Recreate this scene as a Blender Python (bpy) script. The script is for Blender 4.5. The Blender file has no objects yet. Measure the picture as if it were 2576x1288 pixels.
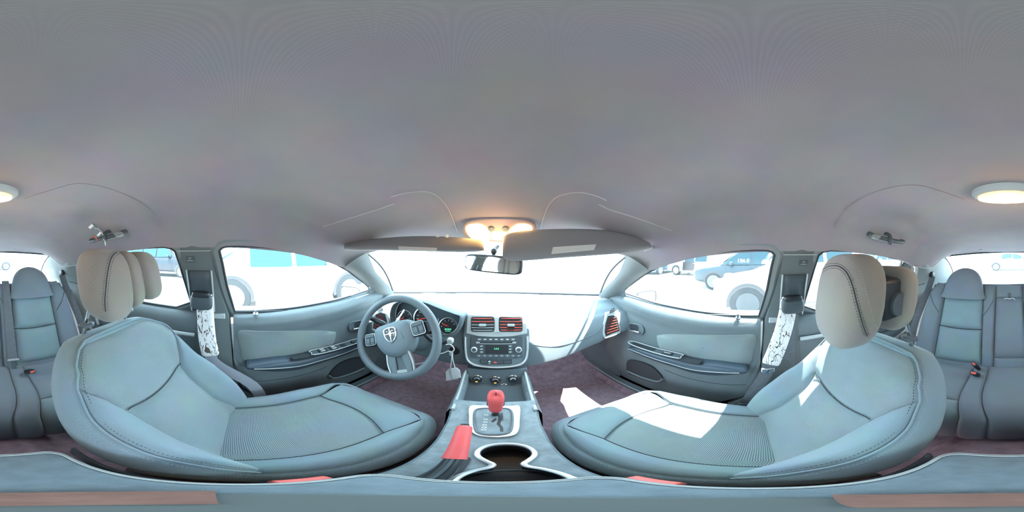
import bpy, bmesh, math, random
from math import sin, cos, tan, pi, radians as rad, sqrt
from mathutils import Vector, Matrix
from mathutils.bvhtree import BVHTree
from mathutils.geometry import tessellate_polygon

random.seed(7)
SC = bpy.context.scene
COL = SC.collection
ZC = 1.19            # eye height above the tarmac
V = Vector

# ------------------------------------------------------------------ camera, sky, sun, exposure
cd = bpy.data.cameras.new('camera')
cd.type = 'PANO'
try:
    cd.panorama_type = 'EQUIRECTANGULAR'
except Exception:
    cd.cycles.panorama_type = 'EQUIRECTANGULAR'
cd.clip_start = 0.002
cam = bpy.data.objects.new('camera', cd)
COL.objects.link(cam)
cam.location = (0, 0, ZC)
ROLL = Matrix.Rotation(rad(-0.7), 3, 'Y')
cam.rotation_euler = (ROLL @ Matrix.Rotation(rad(-5.31), 3, 'Z') @ Matrix.Rotation(pi / 2, 3, 'X')).to_euler()
SC.camera = cam

w = bpy.data.worlds.new('sky')
SC.world = w
w.use_nodes = True
bg = w.node_tree.nodes['Background']
bg.inputs[0].default_value = (0.60, 0.86, 1.0, 1)
bg.inputs[1].default_value = 3.0

sd = bpy.data.lights.new('sun', 'SUN')
sd.energy = 13.0
sd.angle = rad(0.55)
sd.color = (1.0, 0.97, 0.92)
sun = bpy.data.objects.new('sun', sd)
COL.objects.link(sun)
sun.location = (6, -4, 12)
sun.rotation_euler = V((-0.40, 0.26, -1.0)).to_track_quat('-Z', 'Y').to_euler()

SC.view_settings.view_transform = 'Standard'
SC.view_settings.look = 'None'
SC.view_settings.exposure = 1.95
SC.view_settings.gamma = 1.0
SC.view_settings.use_curve_mapping = False
try:
    SC.cycles.max_bounces = 10
    SC.cycles.diffuse_bounces = 6
    SC.cycles.transparent_max_bounces = 16
    SC.cycles.sample_clamp_indirect = 6.0
    SC.cycles.use_denoising = True
    SC.cycles.caustics_reflective = False
    SC.cycles.caustics_refractive = False
except Exception:
    pass

# ------------------------------------------------------------------ measuring: bearings of the 2576x1288 panorama
def ray(px, py):
    az = rad((px - 1250) * 360 / 2576)
    el = rad((644 - py) * 180 / 1288)
    return ROLL @ V((sin(az) * cos(el), cos(az) * cos(el), sin(el)))
def ax(px, py, x):
    r = ray(px, py); return r * (x / r.x)
def ay(px, py, y):
    r = ray(px, py); return r * (y / r.y)
def az_(px, py, z):
    r = ray(px, py); return r * (z / r.z)
def apl(px, py, p, n):
    r = ray(px, py); return r * (V(p).dot(V(n)) / r.dot(V(n)))
def onb(bvh, px, py, off=0.0):
    h, n, i, d = bvh.ray_cast(V((0, 0, 0)), ray(px, py))
    if h is None: return None
    return h - ray(px, py) * off

# ------------------------------------------------------------------ materials
MATS = {}
def nodes_of(name):
    m = bpy.data.materials.new(name); m.use_nodes = True
    nt = m.node_tree
    return m, nt, nt.nodes['Principled BSDF'], nt.nodes, nt.links
def mat(name, col, rough=0.6, metal=0.0, spec=0.4, bump=0.0, bscale=300.0, var=0.0, vscale=12.0, emit=None, estr=0.0, alpha=1.0, coat=0.0, sheen=0.0):
    if name in MATS: return MATS[name]
    m, nt, p, N, L = nodes_of(name)
    p.inputs['Base Color'].default_value = (*col, 1)
    p.inputs['Roughness'].default_value = rough
    p.inputs['Metallic'].default_value = metal
    p.inputs['Specular IOR Level'].default_value = spec
    p.inputs['Coat Weight'].default_value = coat
    p.inputs['Sheen Weight'].default_value = sheen
    tc = N.new('ShaderNodeTexCoord')
    if var > 0:
        nz = N.new('ShaderNodeTexNoise'); nz.inputs['Scale'].default_value = vscale; nz.inputs['Detail'].default_value = 6
        L.new(tc.outputs['Object'], nz.inputs['Vector'])
        cr = N.new('ShaderNodeValToRGB')
        cr.color_ramp.elements[0].position = 0.3; cr.color_ramp.elements[1].position = 0.7
        cr.color_ramp.elements[0].color = (*[c * (1 - var) for c in col], 1)
        cr.color_ramp.elements[1].color = (*[min(1, c * (1 + var)) for c in col], 1)
        L.new(nz.outputs['Fac'], cr.inputs['Fac']); L.new(cr.outputs['Color'], p.inputs['Base Color'])
    if bump > 0:
        n2 = N.new('ShaderNodeTexNoise'); n2.inputs['Scale'].default_value = bscale; n2.inputs['Detail'].default_value = 2
        L.new(tc.outputs['Object'], n2.inputs['Vector'])
        b = N.new('ShaderNodeBump'); b.inputs['Strength'].default_value = bump; b.inputs['Distance'].default_value = 0.001
        L.new(n2.outputs['Fac'], b.inputs['Height']); L.new(b.outputs['Normal'], p.inputs['Normal'])
    if emit:
        p.inputs['Emission Color'].default_value = (*emit, 1); p.inputs['Emission Strength'].default_value = estr
    MATS[name] = m
    return m
def weave(name, col, col2, scale=330.0, rough=0.9, bump=0.5, contrast=1.0):
    """knitted cloth: two crossed waves"""
    if name in MATS: return MATS[name]
    m, nt, p, N, L = nodes_of(name)
    tc = N.new('ShaderNodeTexCoord')
    waves = []
    for dv in ((1.0, 0.30, 0.20), (0.0, -0.6, 0.8)):
        dp = N.new('ShaderNodeVectorMath'); dp.operation = 'DOT_PRODUCT'; dp.inputs[1].default_value = dv
        L.new(tc.outputs['Object'], dp.inputs[0])
        wv = N.new('ShaderNodeTexWave'); wv.bands_direction = 'X'; wv.inputs['Scale'].default_value = scale * 0.16; wv.inputs['Distortion'].default_value = 0.0
        L.new(dp.outputs['Value'], wv.inputs['Vector']); waves.append(wv)
    w1, w2 = waves
    mu = N.new('ShaderNodeMath'); mu.operation = 'MULTIPLY'
    L.new(w1.outputs['Fac'], mu.inputs[0]); L.new(w2.outputs['Fac'], mu.inputs[1])
    nz = N.new('ShaderNodeTexNoise'); nz.inputs['Scale'].default_value = 9; nz.inputs['Detail'].default_value = 5
    L.new(tc.outputs['Object'], nz.inputs['Vector'])
    mx = N.new('ShaderNodeMix'); mx.data_type = 'RGBA'
    mx.inputs[6].default_value = (*col, 1); mx.inputs[7].default_value = (*col2, 1)
    L.new(mu.outputs[0], mx.inputs[0])
    mx2 = N.new('ShaderNodeMix'); mx2.data_type = 'RGBA'; mx2.blend_type = 'MULTIPLY'; mx2.inputs[0].default_value = 0.35
    L.new(mx.outputs[2], mx2.inputs[6]); L.new(nz.outputs['Color'], mx2.inputs[7])
    hs = N.new('ShaderNodeHueSaturation'); hs.inputs['Value'].default_value = 1.2; hs.inputs['Saturation'].default_value = 0.85
    L.new(mx2.outputs[2], hs.inputs['Color'])
    L.new(hs.outputs['Color'], p.inputs['Base Color'])
    p.inputs['Roughness'].default_value = rough; p.inputs['Specular IOR Level'].default_value = 0.2
    p.inputs['Sheen Weight'].default_value = 0.25
    b = N.new('ShaderNodeBump'); b.inputs['Strength'].default_value = bump; b.inputs['Distance'].default_value = 0.001
    L.new(mu.outputs[0], b.inputs['Height']); L.new(b.outputs['Normal'], p.inputs['Normal'])
    MATS[name] = m
    return m
def glass(name, tint=(0.96, 0.99, 1.0), gloss=0.03, veil=0.05):
    """clear pane with a little reflection and a pale film imitating glare"""
    if name in MATS: return MATS[name]
    m = bpy.data.materials.new(name); m.use_nodes = True
    nt = m.node_tree; N = nt.nodes; L = nt.links
    for n in list(N): N.remove(n)
    out = N.new('ShaderNodeOutputMaterial')
    tr = N.new('ShaderNodeBsdfTransparent'); tr.inputs['Color'].default_value = (*tint, 1)
    gl = N.new('ShaderNodeBsdfGlossy'); gl.inputs['Roughness'].default_value = 0.02
    mx = N.new('ShaderNodeMixShader'); mx.inputs[0].default_value = gloss
    L.new(tr.outputs[0], mx.inputs[1]); L.new(gl.outputs[0], mx.inputs[2])
    tl = N.new('ShaderNodeBsdfTranslucent'); tl.inputs['Color'].default_value = (0.9, 0.95, 1.0, 1)  # milky share whitens the pane to imitate glare and haze
    nz = N.new('ShaderNodeTexNoise'); nz.inputs['Scale'].default_value = 14; nz.inputs['Detail'].default_value = 8
    mr = N.new('ShaderNodeMapRange'); mr.inputs[3].default_value = veil * 0.6; mr.inputs[4].default_value = veil * 1.4
    L.new(nz.outputs['Fac'], mr.inputs[0])
    m2 = N.new('ShaderNodeMixShader')
    L.new(mr.outputs[0], m2.inputs[0]); L.new(mx.outputs[0], m2.inputs[1]); L.new(tl.outputs[0], m2.inputs[2])
    L.new(m2.outputs[0], out.inputs['Surface'])
    MATS[name] = m
    return m
def branches(name):
    """pale cloth printed with dark twigs"""
    m, nt, p, N, L = nodes_of(name)
    tc = N.new('ShaderNodeTexCoord')
    last = None
    for sc_, dist, wd, mk_, rot in ((13, 0.6, 0.012, 0.42, 0.3), (21, 1.2, 0.011, 0.48, 1.2), (34, 0.8, 0.013, 0.54, 2.1)):
        mp = N.new('ShaderNodeMapping'); mp.inputs['Rotation'].default_value = (rot, rot * 0.7, rot * 1.3); mp.inputs['Scale'].default_value = (1.0, 2.2, 0.7)
        L.new(tc.outputs['Object'], mp.inputs['Vector'])
        nz = N.new('ShaderNodeTexNoise'); nz.inputs['Scale'].default_value = sc_; nz.inputs['Detail'].default_value = 1.5; nz.inputs['Distortion'].default_value = dist
        L.new(mp.outputs['Vector'], nz.inputs['Vector'])
        cmp_ = N.new('ShaderNodeMath'); cmp_.operation = 'COMPARE'; cmp_.inputs[1].default_value = 0.5; cmp_.inputs[2].default_value = wd
        L.new(nz.outputs['Fac'], cmp_.inputs[0])
        n2 = N.new('ShaderNodeTexNoise'); n2.inputs['Scale'].default_value = sc_ * 1.3; L.new(tc.outputs['Object'], n2.inputs['Vector'])
        gt = N.new('ShaderNodeMath'); gt.operation = 'GREATER_THAN'; gt.inputs[1].default_value = mk_; L.new(n2.outputs['Fac'], gt.inputs[0])
        mu = N.new('ShaderNodeMath'); mu.operation = 'MULTIPLY'; L.new(cmp_.outputs[0], mu.inputs[0]); L.new(gt.outputs[0], mu.inputs[1])
        if last is None: last = mu
        else:
            mxm = N.new('ShaderNodeMath'); mxm.operation = 'MAXIMUM'; L.new(last.outputs[0], mxm.inputs[0]); L.new(mu.outputs[0], mxm.inputs[1]); last = mxm
    lt = last
    mx = N.new('ShaderNodeMix'); mx.data_type = 'RGBA'
    mx.inputs[6].default_value = (0.80, 0.74, 0.72, 1); mx.inputs[7].default_value = (0.10, 0.07, 0.06, 1)
    L.new(lt.outputs[0], mx.inputs[0]); L.new(mx.outputs[2], p.inputs['Base Color'])
    p.inputs['Roughness'].default_value = 0.85
    MATS[name] = m
    return m

M = {}
M['liner'] = weave('headliner_cloth', (0.275, 0.23, 0.25), (0.32, 0.265, 0.285), scale=1100, bump=0.07)
M['seat'] = weave('seat_cloth', (0.165, 0.225, 0.255), (0.20, 0.27, 0.30), scale=1500, bump=0.3)
M['mesh'] = weave('seat_mesh_cloth', (0.10, 0.13, 0.145), (0.44, 0.53, 0.53), scale=1000, bump=0.6)
M['rest'] = weave('headrest_cloth', (0.205, 0.175, 0.15), (0.245, 0.21, 0.18), scale=1500, bump=0.3)
M['rear'] = weave('rear_seat_cloth', (0.165, 0.195, 0.235), (0.20, 0.235, 0.28), scale=1500, bump=0.3)
M['rearmesh'] = weave('rear_panel_cloth', (0.18, 0.26, 0.285), (0.29, 0.39, 0.41), scale=1000, bump=0.5)
M['seam'] = mat('seam_thread', (0.035, 0.04, 0.045), 0.9)
M['stitch'] = mat('stitch_thread', (0.30, 0.32, 0.33), 0.9)
M['plastic'] = mat('dark_grain_plastic', (0.115, 0.14, 0.155), 0.55, bump=0.25, bscale=900, var=0.08)
M['dash'] = mat('dashboard_plastic', (0.15, 0.185, 0.205), 0.6, bump=0.2, bscale=900, var=0.05)
M['door'] = mat('door_plastic', (0.14, 0.165, 0.175), 0.5, bump=0.2, bscale=900, var=0.06)
M['doorcloth'] = weave('door_cloth', (0.21, 0.25, 0.25), (0.26, 0.305, 0.30), scale=1000, bump=0.4)
M['arm'] = mat('armrest_gloss_vinyl', (0.055, 0.075, 0.10), 0.35, bump=0.2, bscale=800)
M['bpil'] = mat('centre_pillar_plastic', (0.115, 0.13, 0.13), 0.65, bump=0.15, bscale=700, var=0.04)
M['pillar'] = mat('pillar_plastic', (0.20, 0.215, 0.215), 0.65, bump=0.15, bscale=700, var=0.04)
M['light'] = mat('pale_grey_plastic', (0.42, 0.44, 0.44), 0.5)
M['rubber'] = mat('black_seal_rubber', (0.03, 0.035, 0.04), 0.6)
M['black'] = mat('black_plastic', (0.022, 0.024, 0.028), 0.4)
M['dkgrey'] = mat('charcoal_plastic', (0.065, 0.078, 0.088), 0.5)
M['carpet'] = mat('floor_carpet', (0.29, 0.19, 0.225), 0.95, bump=0.9, bscale=500, var=0.25, vscale=30)
M['mat'] = mat('floor_mat_carpet', (0.25, 0.175, 0.20), 0.95, bump=0.9, bscale=600, var=0.2, vscale=40)
M['silver'] = mat('satin_silver', (0.62, 0.63, 0.64), 0.35, metal=0.55)
M['chrome'] = mat('chrome', (0.85, 0.86, 0.87), 0.12, metal=1.0)
M['red'] = mat('red_leather', (0.62, 0.085, 0.085), 0.5, bump=0.3, bscale=500, var=0.1)
M['redbtn'] = mat('red_button', (0.75, 0.12, 0.10), 0.4)
M['strip'] = mat('red_vent_strip', (0.34, 0.045, 0.03), 0.25, metal=0.85)
M['white'] = mat('white_plastic', (0.80, 0.80, 0.80), 0.5)
M['paper'] = mat('paper_label', (0.82, 0.82, 0.78), 0.8)
M['belt'] = mat('seat_belt_webbing', (0.13, 0.14, 0.155), 0.8, bump=0.6, bscale=700, var=0.1, vscale=60)
M['beltlt'] = mat('grey_belt_webbing', (0.33, 0.33, 0.37), 0.8, bump=0.6, bscale=700)
M['camo'] = branches('twig_print_cloth')
M['console'] = mat('console_plastic', (0.16, 0.19, 0.205), 0.5, bump=0.25, bscale=700, var=0.22, vscale=45)
M['lid'] = mat('armrest_vinyl', (0.14, 0.185, 0.215), 0.5, bump=0.35, bscale=700, var=0.12, vscale=60)
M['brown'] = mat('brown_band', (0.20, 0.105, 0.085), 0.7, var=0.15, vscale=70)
M['glass'] = glass('window_glass', veil=0.006)
M['wind'] = glass('windscreen_glass', veil=0.008)
M['lens'] = mat('lamp_lens', (0.95, 0.72, 0.35), 0.3, emit=(1.0, 0.58, 0.18), estr=3.2)
M['lensdim'] = mat('lamp_lens_dim', (0.95, 0.72, 0.35), 0.3, emit=(1.0, 0.58, 0.2), estr=0.9)
M['domelens'] = mat('dome_lens', (0.9, 0.7, 0.4), 0.35, emit=(1.0, 0.60, 0.20), estr=0.42, bump=0.8, bscale=300)
M['bulb'] = mat('lamp_filament', (1, 0.9, 0.7), 0.4, emit=(1.0, 0.82, 0.5), estr=7.0)
M['green'] = mat('green_display', (0.05, 0.3, 0.15), 0.4, emit=(0.08, 0.75, 0.35), estr=0.6)
M['orange'] = mat('amber_lamp', (0.9, 0.4, 0.05), 0.4, emit=(1.0, 0.42, 0.05), estr=1.2)
M['needle'] = mat('red_needle', (0.8, 0.06, 0.04), 0.4, emit=(0.9, 0.05, 0.03), estr=0.15)
M['mark'] = mat('white_print', (0.8, 0.8, 0.8), 0.6)
M['dial'] = mat('gauge_face', (0.02, 0.022, 0.026), 0.6)
M['mirror'] = mat('mirror_glass', (0.9, 0.92, 0.93), 0.03, metal=1.0)
M['tarmac'] = mat('pale_tarmac', (0.52, 0.51, 0.49), 0.95, bump=0.6, bscale=60, var=0.12, vscale=3)
M['tyre'] = mat('tyre_rubber', (0.016, 0.022, 0.026), 0.85)
M['rim'] = mat('alloy_rim', (0.6, 0.62, 0.64), 0.35, metal=0.6)
M['steel'] = mat('black_steel_rim', (0.034, 0.045, 0.052), 0.6)
M['autoglass'] = mat('dark_car_glass', (0.012, 0.038, 0.05), 0.12, spec=0.3)
M['pw'] = mat('white_car_paint', (0.78, 0.79, 0.78), 0.3, coat=0.6)
M['ps'] = mat('pearl_car_paint', (0.66, 0.69, 0.70), 0.3, coat=0.6)
M['pn'] = mat('navy_car_paint', (0.012, 0.028, 0.04), 0.4, coat=0.15)
M['pk'] = mat('black_car_paint', (0.008, 0.014, 0.022), 0.35, coat=0.2)
M['pb'] = mat('bright_blue_car_paint', (0.008, 0.06, 0.10), 0.4, coat=0.2)
M['pshell'] = mat('mirror_shell_paint', (0.10, 0.11, 0.115), 0.35, coat=0.3)
M['visor'] = mat('visor_cloth', (0.31, 0.305, 0.31), 0.9, bump=0.2, bscale=900, var=0.03)
M['tail'] = mat('red_lamp_plastic', (0.6, 0.05, 0.04), 0.3)
M['head'] = mat('headlamp_plastic', (0.55, 0.58, 0.6), 0.15, spec=0.7)

# ------------------------------------------------------------------ mesh building
class MB:
    def __init__(s): s.v = []; s.f = []
    def add(s, vs, fs):
        o = len(s.v); s.v += [V(p) for p in vs]; s.f += [tuple(i + o for i in f) for f in fs]; return s
    def grid(s, rows, cu=False, cv=False, flip=False):
        n = len(rows); m = len(rows[0]); vs = [p for r in rows for p in r]; fs = []
        for i in range(n if cv else n - 1):
            for j in range(m if cu else m - 1):
                a = i * m + j; b = i * m + (j + 1) % m; c = ((i + 1) % n) * m + (j + 1) % m; d = ((i + 1) % n) * m + j
                fs.append((a, b, c, d))
        return s.add(vs, fs)
    def box(s, c, size, R=None):
        c = V(c); hx, hy, hz = [k / 2 for k in size]; vs = []
        for dx, dy, dz in ((-1,-1,-1),(1,-1,-1),(1,1,-1),(-1,1,-1),(-1,-1,1),(1,-1,1),(1,1,1),(-1,1,1)):
            p = V((dx * hx, dy * hy, dz * hz)); vs.append(c + (R @ p if R else p))
        return s.add(vs, [(0,3,2,1),(4,5,6,7),(0,1,5,4),(1,2,6,5),(2,3,7,6),(3,0,4,7)])
    def prism(s, poly, vec):
        vec = V(vec); n = len(poly); vs = [V(p) for p in poly] + [V(p) + vec for p in poly]
        fs = [tuple(range(n - 1, -1, -1)), tuple(range(n, 2 * n))] + [(i, (i + 1) % n, n + (i + 1) % n, n + i) for i in range(n)]
        return s.add(vs, fs)
    def tube(s, path, r, seg=8, closed=False, flat=None, up=None):
        path = [V(p) for p in path]; n = len(path); rings = []; prev = None
        for i, p in enumerate(path):
            if closed: t = path[(i + 1) % n] - path[i - 1]
            else: t = path[min(i + 1, n - 1)] - path[max(i - 1, 0)]
            t.normalize()
            u = V(up) if up is not None else (prev if prev is not None else (V((0, 0, 1)) if abs(t.z) < 0.9 else V((1, 0, 0))))
            u = (u - t * u.dot(t)).normalized(); prev = u; b = t.cross(u)
            ra = r[i] if isinstance(r, (list, tuple)) else r
            rb = ra if flat is None else flat
            rings.append([p + u * (ra * cos(2 * pi * k / seg)) + b * (rb * sin(2 * pi * k / seg)) for k in range(seg)])
        o = len(s.v); s.grid(rings, cu=True, cv=closed)
        if not closed:
            s.f.append(tuple(o + k for k in range(seg - 1, -1, -1))); s.f.append(tuple(o + (n - 1) * seg + k for k in range(seg)))
        return s
    def ribbon(s, path, wd, wid, th):
        """webbing: path of points, wd = width direction (one or per point)"""
        rings = []; n = len(path); path = [V(p) for p in path]
        for i, p in enumerate(path):
            t = (path[min(i + 1, n - 1)] - path[max(i - 1, 0)]).normalized()
            d = V(wd[i]) if isinstance(wd, list) else V(wd)
            d = (d - t * d.dot(t)).normalized(); q = t.cross(d)
            rings.append([p + d * (wid / 2) - q * th / 2, p + d * (wid / 2) + q * th / 2, p - d * (wid / 2) + q * th / 2, p - d * (wid / 2) - q * th / 2])
        o = len(s.v); s.grid(rings, cu=True)
        s.f.append((o + 3, o + 2, o + 1, o)); k = o + (n - 1) * 4; s.f.append((k, k + 1, k + 2, k + 3))
        return s
    def lathe(s, prof, c, axis, seg=24, cap=True):
        axis = V(axis).normalized(); u = axis.orthogonal().normalized(); b = axis.cross(u); c = V(c)
        rings = [[c + axis * h + (u * cos(2 * pi * k / seg) + b * sin(2 * pi * k / seg)) * r for k in range(seg)] for r, h in prof]
        o = len(s.v); s.grid(rings, cu=True)
        if cap:
            s.f.append(tuple(o + k for k in range(seg))); s.f.append(tuple(o + (len(prof) - 1) * seg + k for k in range(seg - 1, -1, -1)))
        return s
    def blob(s, c, rad3, R=None, e=(1.0, 1.0), nu=24, nv=14, fn=None):
        def pw(x, k): return math.copysign(abs(x) ** k, x)
        rows = []; c = V(c)
        for i in range(nv + 1):
            ph = -pi / 2 + pi * i / nv; row = []
            for j in range(nu):
                th = 2 * pi * j / nu
                p = V((rad3[0] * pw(cos(ph), e[0]) * pw(cos(th), e[1]), rad3[1] * pw(cos(ph), e[0]) * pw(sin(th), e[1]), rad3[2] * pw(sin(ph), e[0])))
                if fn: p = fn(p)
                row.append(c + (R @ p if R else p))
            rows.append(row)
        return s.grid(rows, cu=True)
    def fillpoly(s, outer, holes=()):
        loops = [list(outer)] + [list(h) for h in holes]
        tris = tessellate_polygon([[V(p) for p in l] for l in loops])
        return s.add([p for l in loops for p in l], [tuple(t) for t in tris])

def wloc(o):
    l = V((0, 0, 0))
    while o is not None:
        l = l + o.location; o = o.parent
    return l
def mk(name, mb, m, parent=None, smooth=True, bevel=0, seg=2, sub=0, solid=0, raw=False, label=None, angle=38, soff=0.0, **props):
    me = bpy.data.meshes.new(name)
    off = V((0, 0, 0)) if raw else V((0, 0, ZC)) - (wloc(parent) if parent else V((0, 0, 0)))
    me.from_pydata([tuple(p + off) for p in mb.v], [], mb.f)
    bm = bmesh.new(); bm.from_mesh(me)
    bmesh.ops.remove_doubles(bm, verts=bm.verts, dist=1e-6)
    bmesh.ops.recalc_face_normals(bm, faces=bm.faces)
    bm.to_mesh(me); bm.free()
    me.materials.append(m)
    if smooth:
        me.shade_smooth()
        try: me.set_sharp_from_angle(angle=rad(angle))
        except Exception: pass
    o = bpy.data.objects.new(name, me); COL.objects.link(o)
    if parent: o.parent = parent
    if solid:
        md = o.modifiers.new('solid', 'SOLIDIFY'); md.thickness = solid; md.offset = soff
    if bevel:
        md = o.modifiers.new('bevel', 'BEVEL'); md.width = bevel; md.segments = seg; md.limit_method = 'ANGLE'; md.angle_limit = rad(35)
    if sub:
        md = o.modifiers.new('sub', 'SUBSURF'); md.levels = sub; md.render_levels = sub
    if label: o['label'] = label
    for k, x in props.items(): o[k] = x
    return o
def thing(name, label, cat, base, group=None, kind=None):
    o = bpy.data.objects.new(name, None); COL.objects.link(o)
    o.empty_display_size = 0.05
    o.location = V(base) + V((0, 0, ZC))
    o['label'] = label; o['category'] = cat
    if group: o['group'] = group
    if kind: o['kind'] = kind
    return o
def tag(o, label, cat, group=None, kind=None):
    o['label'] = label; o['category'] = cat
    if group: o['group'] = group
    if kind: o['kind'] = kind
    return o
def text_mb(body, size, origin, right, up, depth=0.0004, align='CENTER'):
    cu = bpy.data.curves.new('lettering', 'FONT'); cu.body = body; cu.size = size; cu.align_x = align; cu.align_y = 'CENTER'
    cu.extrude = depth; cu.resolution_u = 2
    to = bpy.data.objects.new('lettering', cu); COL.objects.link(to)
    bpy.context.view_layer.update()
    me = bpy.data.meshes.new_from_object(to.evaluated_get(bpy.context.evaluated_depsgraph_get()))
    right = V(right).normalized(); up = V(up); up = (up - right * up.dot(right)).normalized(); nn = right.cross(up)
    mb = MB(); mb.add([V(origin) + right * v.co.x + up * v.co.y + nn * v.co.z for v in me.vertices], [tuple(p.vertices) for p in me.polygons])
    bpy.data.objects.remove(to); bpy.data.curves.remove(cu); bpy.data.meshes.remove(me)
    return mb
def lerp(a, b, t): return a + (b - a) * t
def sst(x): x = max(0.0, min(1.0, x)); return x * x * (3 - 2 * x)
def interp(tab, x):
    if x <= tab[0][0]: return tab[0][1]
    for (x0, y0), (x1, y1) in zip(tab, tab[1:]):
        if x <= x1:
            t = (x - x0) / (x1 - x0); t = t * t * (3 - 2 * t) * 0.5 + t * 0.5
            return y0 + (y1 - y0) * t
    return tab[-1][1]
def smooth_path(pts, n=6, closed=False):
    """Catmull-Rom through points"""
    pts = [V(p) for p in pts]; out = []; m = len(pts)
    for i in range(m if closed else m - 1):
        p0 = pts[i - 1] if (closed or i > 0) else pts[0]; p1 = pts[i]; p2 = pts[(i + 1) % m]
        p3 = pts[(i + 2) % m] if (closed or i + 2 < m) else pts[-1]
        for k in range(n):
            t = k / n
            out.append(0.5 * (2 * p1 + (p2 - p0) * t + (2 * p0 - 5 * p1 + 4 * p2 - p3) * t * t + (3 * p1 - p0 - 3 * p2 + p3) * t ** 3))
    if not closed: out.append(pts[-1])
    return out
def rrect(cx, cy, wx, wy, r, n=5):
    out = []
    for sx, sy, a0 in ((1, 1, 0), (-1, 1, 90), (-1, -1, 180), (1, -1, 270)):
        for k in range(n + 1):
            a = rad(a0 + 90 * k / n)
            out.append((cx + sx * (wx / 2 - r) + r * cos(a), cy + sy * (wy / 2 - r) + r * sin(a)))
    return out
def slab(poly2, o, r, u, depth):
    """extruded plate from a 2D outline in the frame (origin, right, up); depth along right x up"""
    o = V(o); r = V(r).normalized(); u = V(u); u = (u - r * u.dot(r)).normalized(); n = r.cross(u)
    return MB().prism([o + r * p[0] + u * p[1] for p in poly2], n * depth)
SIDES = ((-1, 'driver'), (1, 'passenger'))
def mx_(p, s): return V((p.x * s, p.y, p.z))

# ================================================================== THE SHELL OF THE CAR
SP, SN = V((0.73, 0, -0.27)), V((1, 0, 0.45))            # leaning plane of the side glass (right side)
def gx(z): return 0.73 - 0.45 * (z + 0.27)
def onside(px, py): return apl(px, py, SP, SN)

# --- ground outside
g = MB(); g.box((0, 0, -ZC - 0.1), (90, 90, 0.2))
tag(mk('ground', g, M['tarmac'], smooth=False), 'pale sunlit tarmac of the car park around the car', 'ground', kind='structure')

# --- headliner
HL = [  # centre (y,z), edge (x,y,z)
    (0.640, 0.066, 0.540, 0.520, 0.010), (0.53, 0.104, 0.602, 0.462, -0.058), (0.40, 0.145, 0.598, 0.33, -0.026),
    (0.22, 0.185, 0.590, 0.20, 0.004), (0.0, 0.205, 0.585, 0.0, 0.022), (-0.22, 0.210, 0.583, -0.22, 0.026),
    (-0.46, 0.205, 0.583, -0.46, 0.020), (-0.72, 0.180, 0.580, -0.72, -0.012), (-0.95, 0.135, 0.578, -0.93, -0.072),
    (-1.20, 0.088, 0.560, -1.10, -0.072), (-1.40, 0.034, 0.550, -1.31, 0.004)]
def hl_row(t):
    k = t * (len(HL) - 1); i = min(int(k), len(HL) - 2); f = k - i
    def cr(c):
        a = HL[max(i - 1, 0)][c]; b = HL[i][c]; d = HL[i + 1][c]; e = HL[min(i + 2, len(HL) - 1)][c]
        return 0.5 * (2 * b + (d - a) * f + (2 * a - 5 * b + 4 * d - e) * f * f + (3 * b - a - 3 * d + e) * f ** 3)
    return [cr(c) for c in range(5)]
def hl_pt(t, u, lift=0.0):
    yc, zc, xe, ye, ze = hl_row(t); au = abs(u)
    k = au ** 2.6
    e = 1 - (1 - min(au, 1) ** 4.2) ** 0.75
    dip = -0.006 * math.exp(-((au - 0.80) / 0.035) ** 2) * (1 if 0.05 < t < 0.95 else 0)
    side = 0.012 * math.exp(-((au - 0.92) / 0.05) ** 2)
    return V((xe * u * (1 + 0.02 * math.sin(pi * au)), yc + (ye - yc) * k, zc + (ze - zc) * e - dip * 0 + dip - side + lift))
rows = [[hl_pt(i / 60, -1 + 2 * j / 64) for j in range(65)] for i in range(61)]
hm = MB().grid(rows)
HB = BVHTree.FromPolygons(hm.v, hm.f)
ceiling = tag(mk('ceiling', hm, M['liner'], sub=0, angle=80), 'grey cloth headliner over the whole cabin', 'headliner', kind='structure')
# outer roof skin, 5 cm above
rows = [[hl_pt(i / 20, (-1 + 2 * j / 20) * 1.0, 0.05) for j in range(21)] for i in range(21)]
mk('roof_skin', MB().grid(rows), M['ps'], ceiling, angle=80)
skr = [[hl_pt(1.0, -1 + 2 * j / 40) for j in range(41)], [hl_pt(1.0, -1 + 2 * j / 40) + V((0, -0.012, -0.006)) for j in range(41)], [hl_pt(1.0, -1 + 2 * j / 40) + V((0, -0.05, 0.012)) for j in range(41)]]
mk('rear_header_edge', MB().grid(skr), M['liner'], ceiling, angle=80)
skf = [[hl_pt(0.0, -1 + 2 * j / 40) for j in range(41)], [hl_pt(0.0, -1 + 2 * j / 40) + V((0, 0.012, -0.004)) for j in range(41)], [hl_pt(0.0, -1 + 2 * j / 40) + V((0, 0.014, 0.012)) for j in range(41)]]
mk('front_header_edge', MB().grid(skf), M['liner'], ceiling, angle=80)
for sg in (-1, 1):
    mk('side_header_edge', MB().grid([[hl_pt(i / 40, sg * 1.0) for i in range(41)], [hl_pt(i / 40, sg * 1.0) + V((sg * 0.02, 0, 0.004)) for i in range(41)], [hl_pt(i / 40, sg * 1.0) + V((sg * 0.05, 0, 0.03)) for i in range(41)]]), M['liner'], ceiling, angle=80)
M['ridge'] = weave('headliner_edge_cloth', (0.46, 0.40, 0.41), (0.52, 0.46, 0.47), scale=1100, bump=0.2)
def ridge(pts, name='pressed_edge', r=0.0017, m=None):
    q = [onb(HB, *p, off=0.0005) for p in pts]; q = [p for p in q if p]
    return mk(name, MB().tube(smooth_path(q, 6), r, 6), m or M['ridge'], ceiling)
ridge([(984,495),(1030,484),(1073,482),(1101,493),(1123,518),(1137,546),(1152,585)])
ridge([(994,512),(941,530),(880,549),(812,570)])
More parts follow.
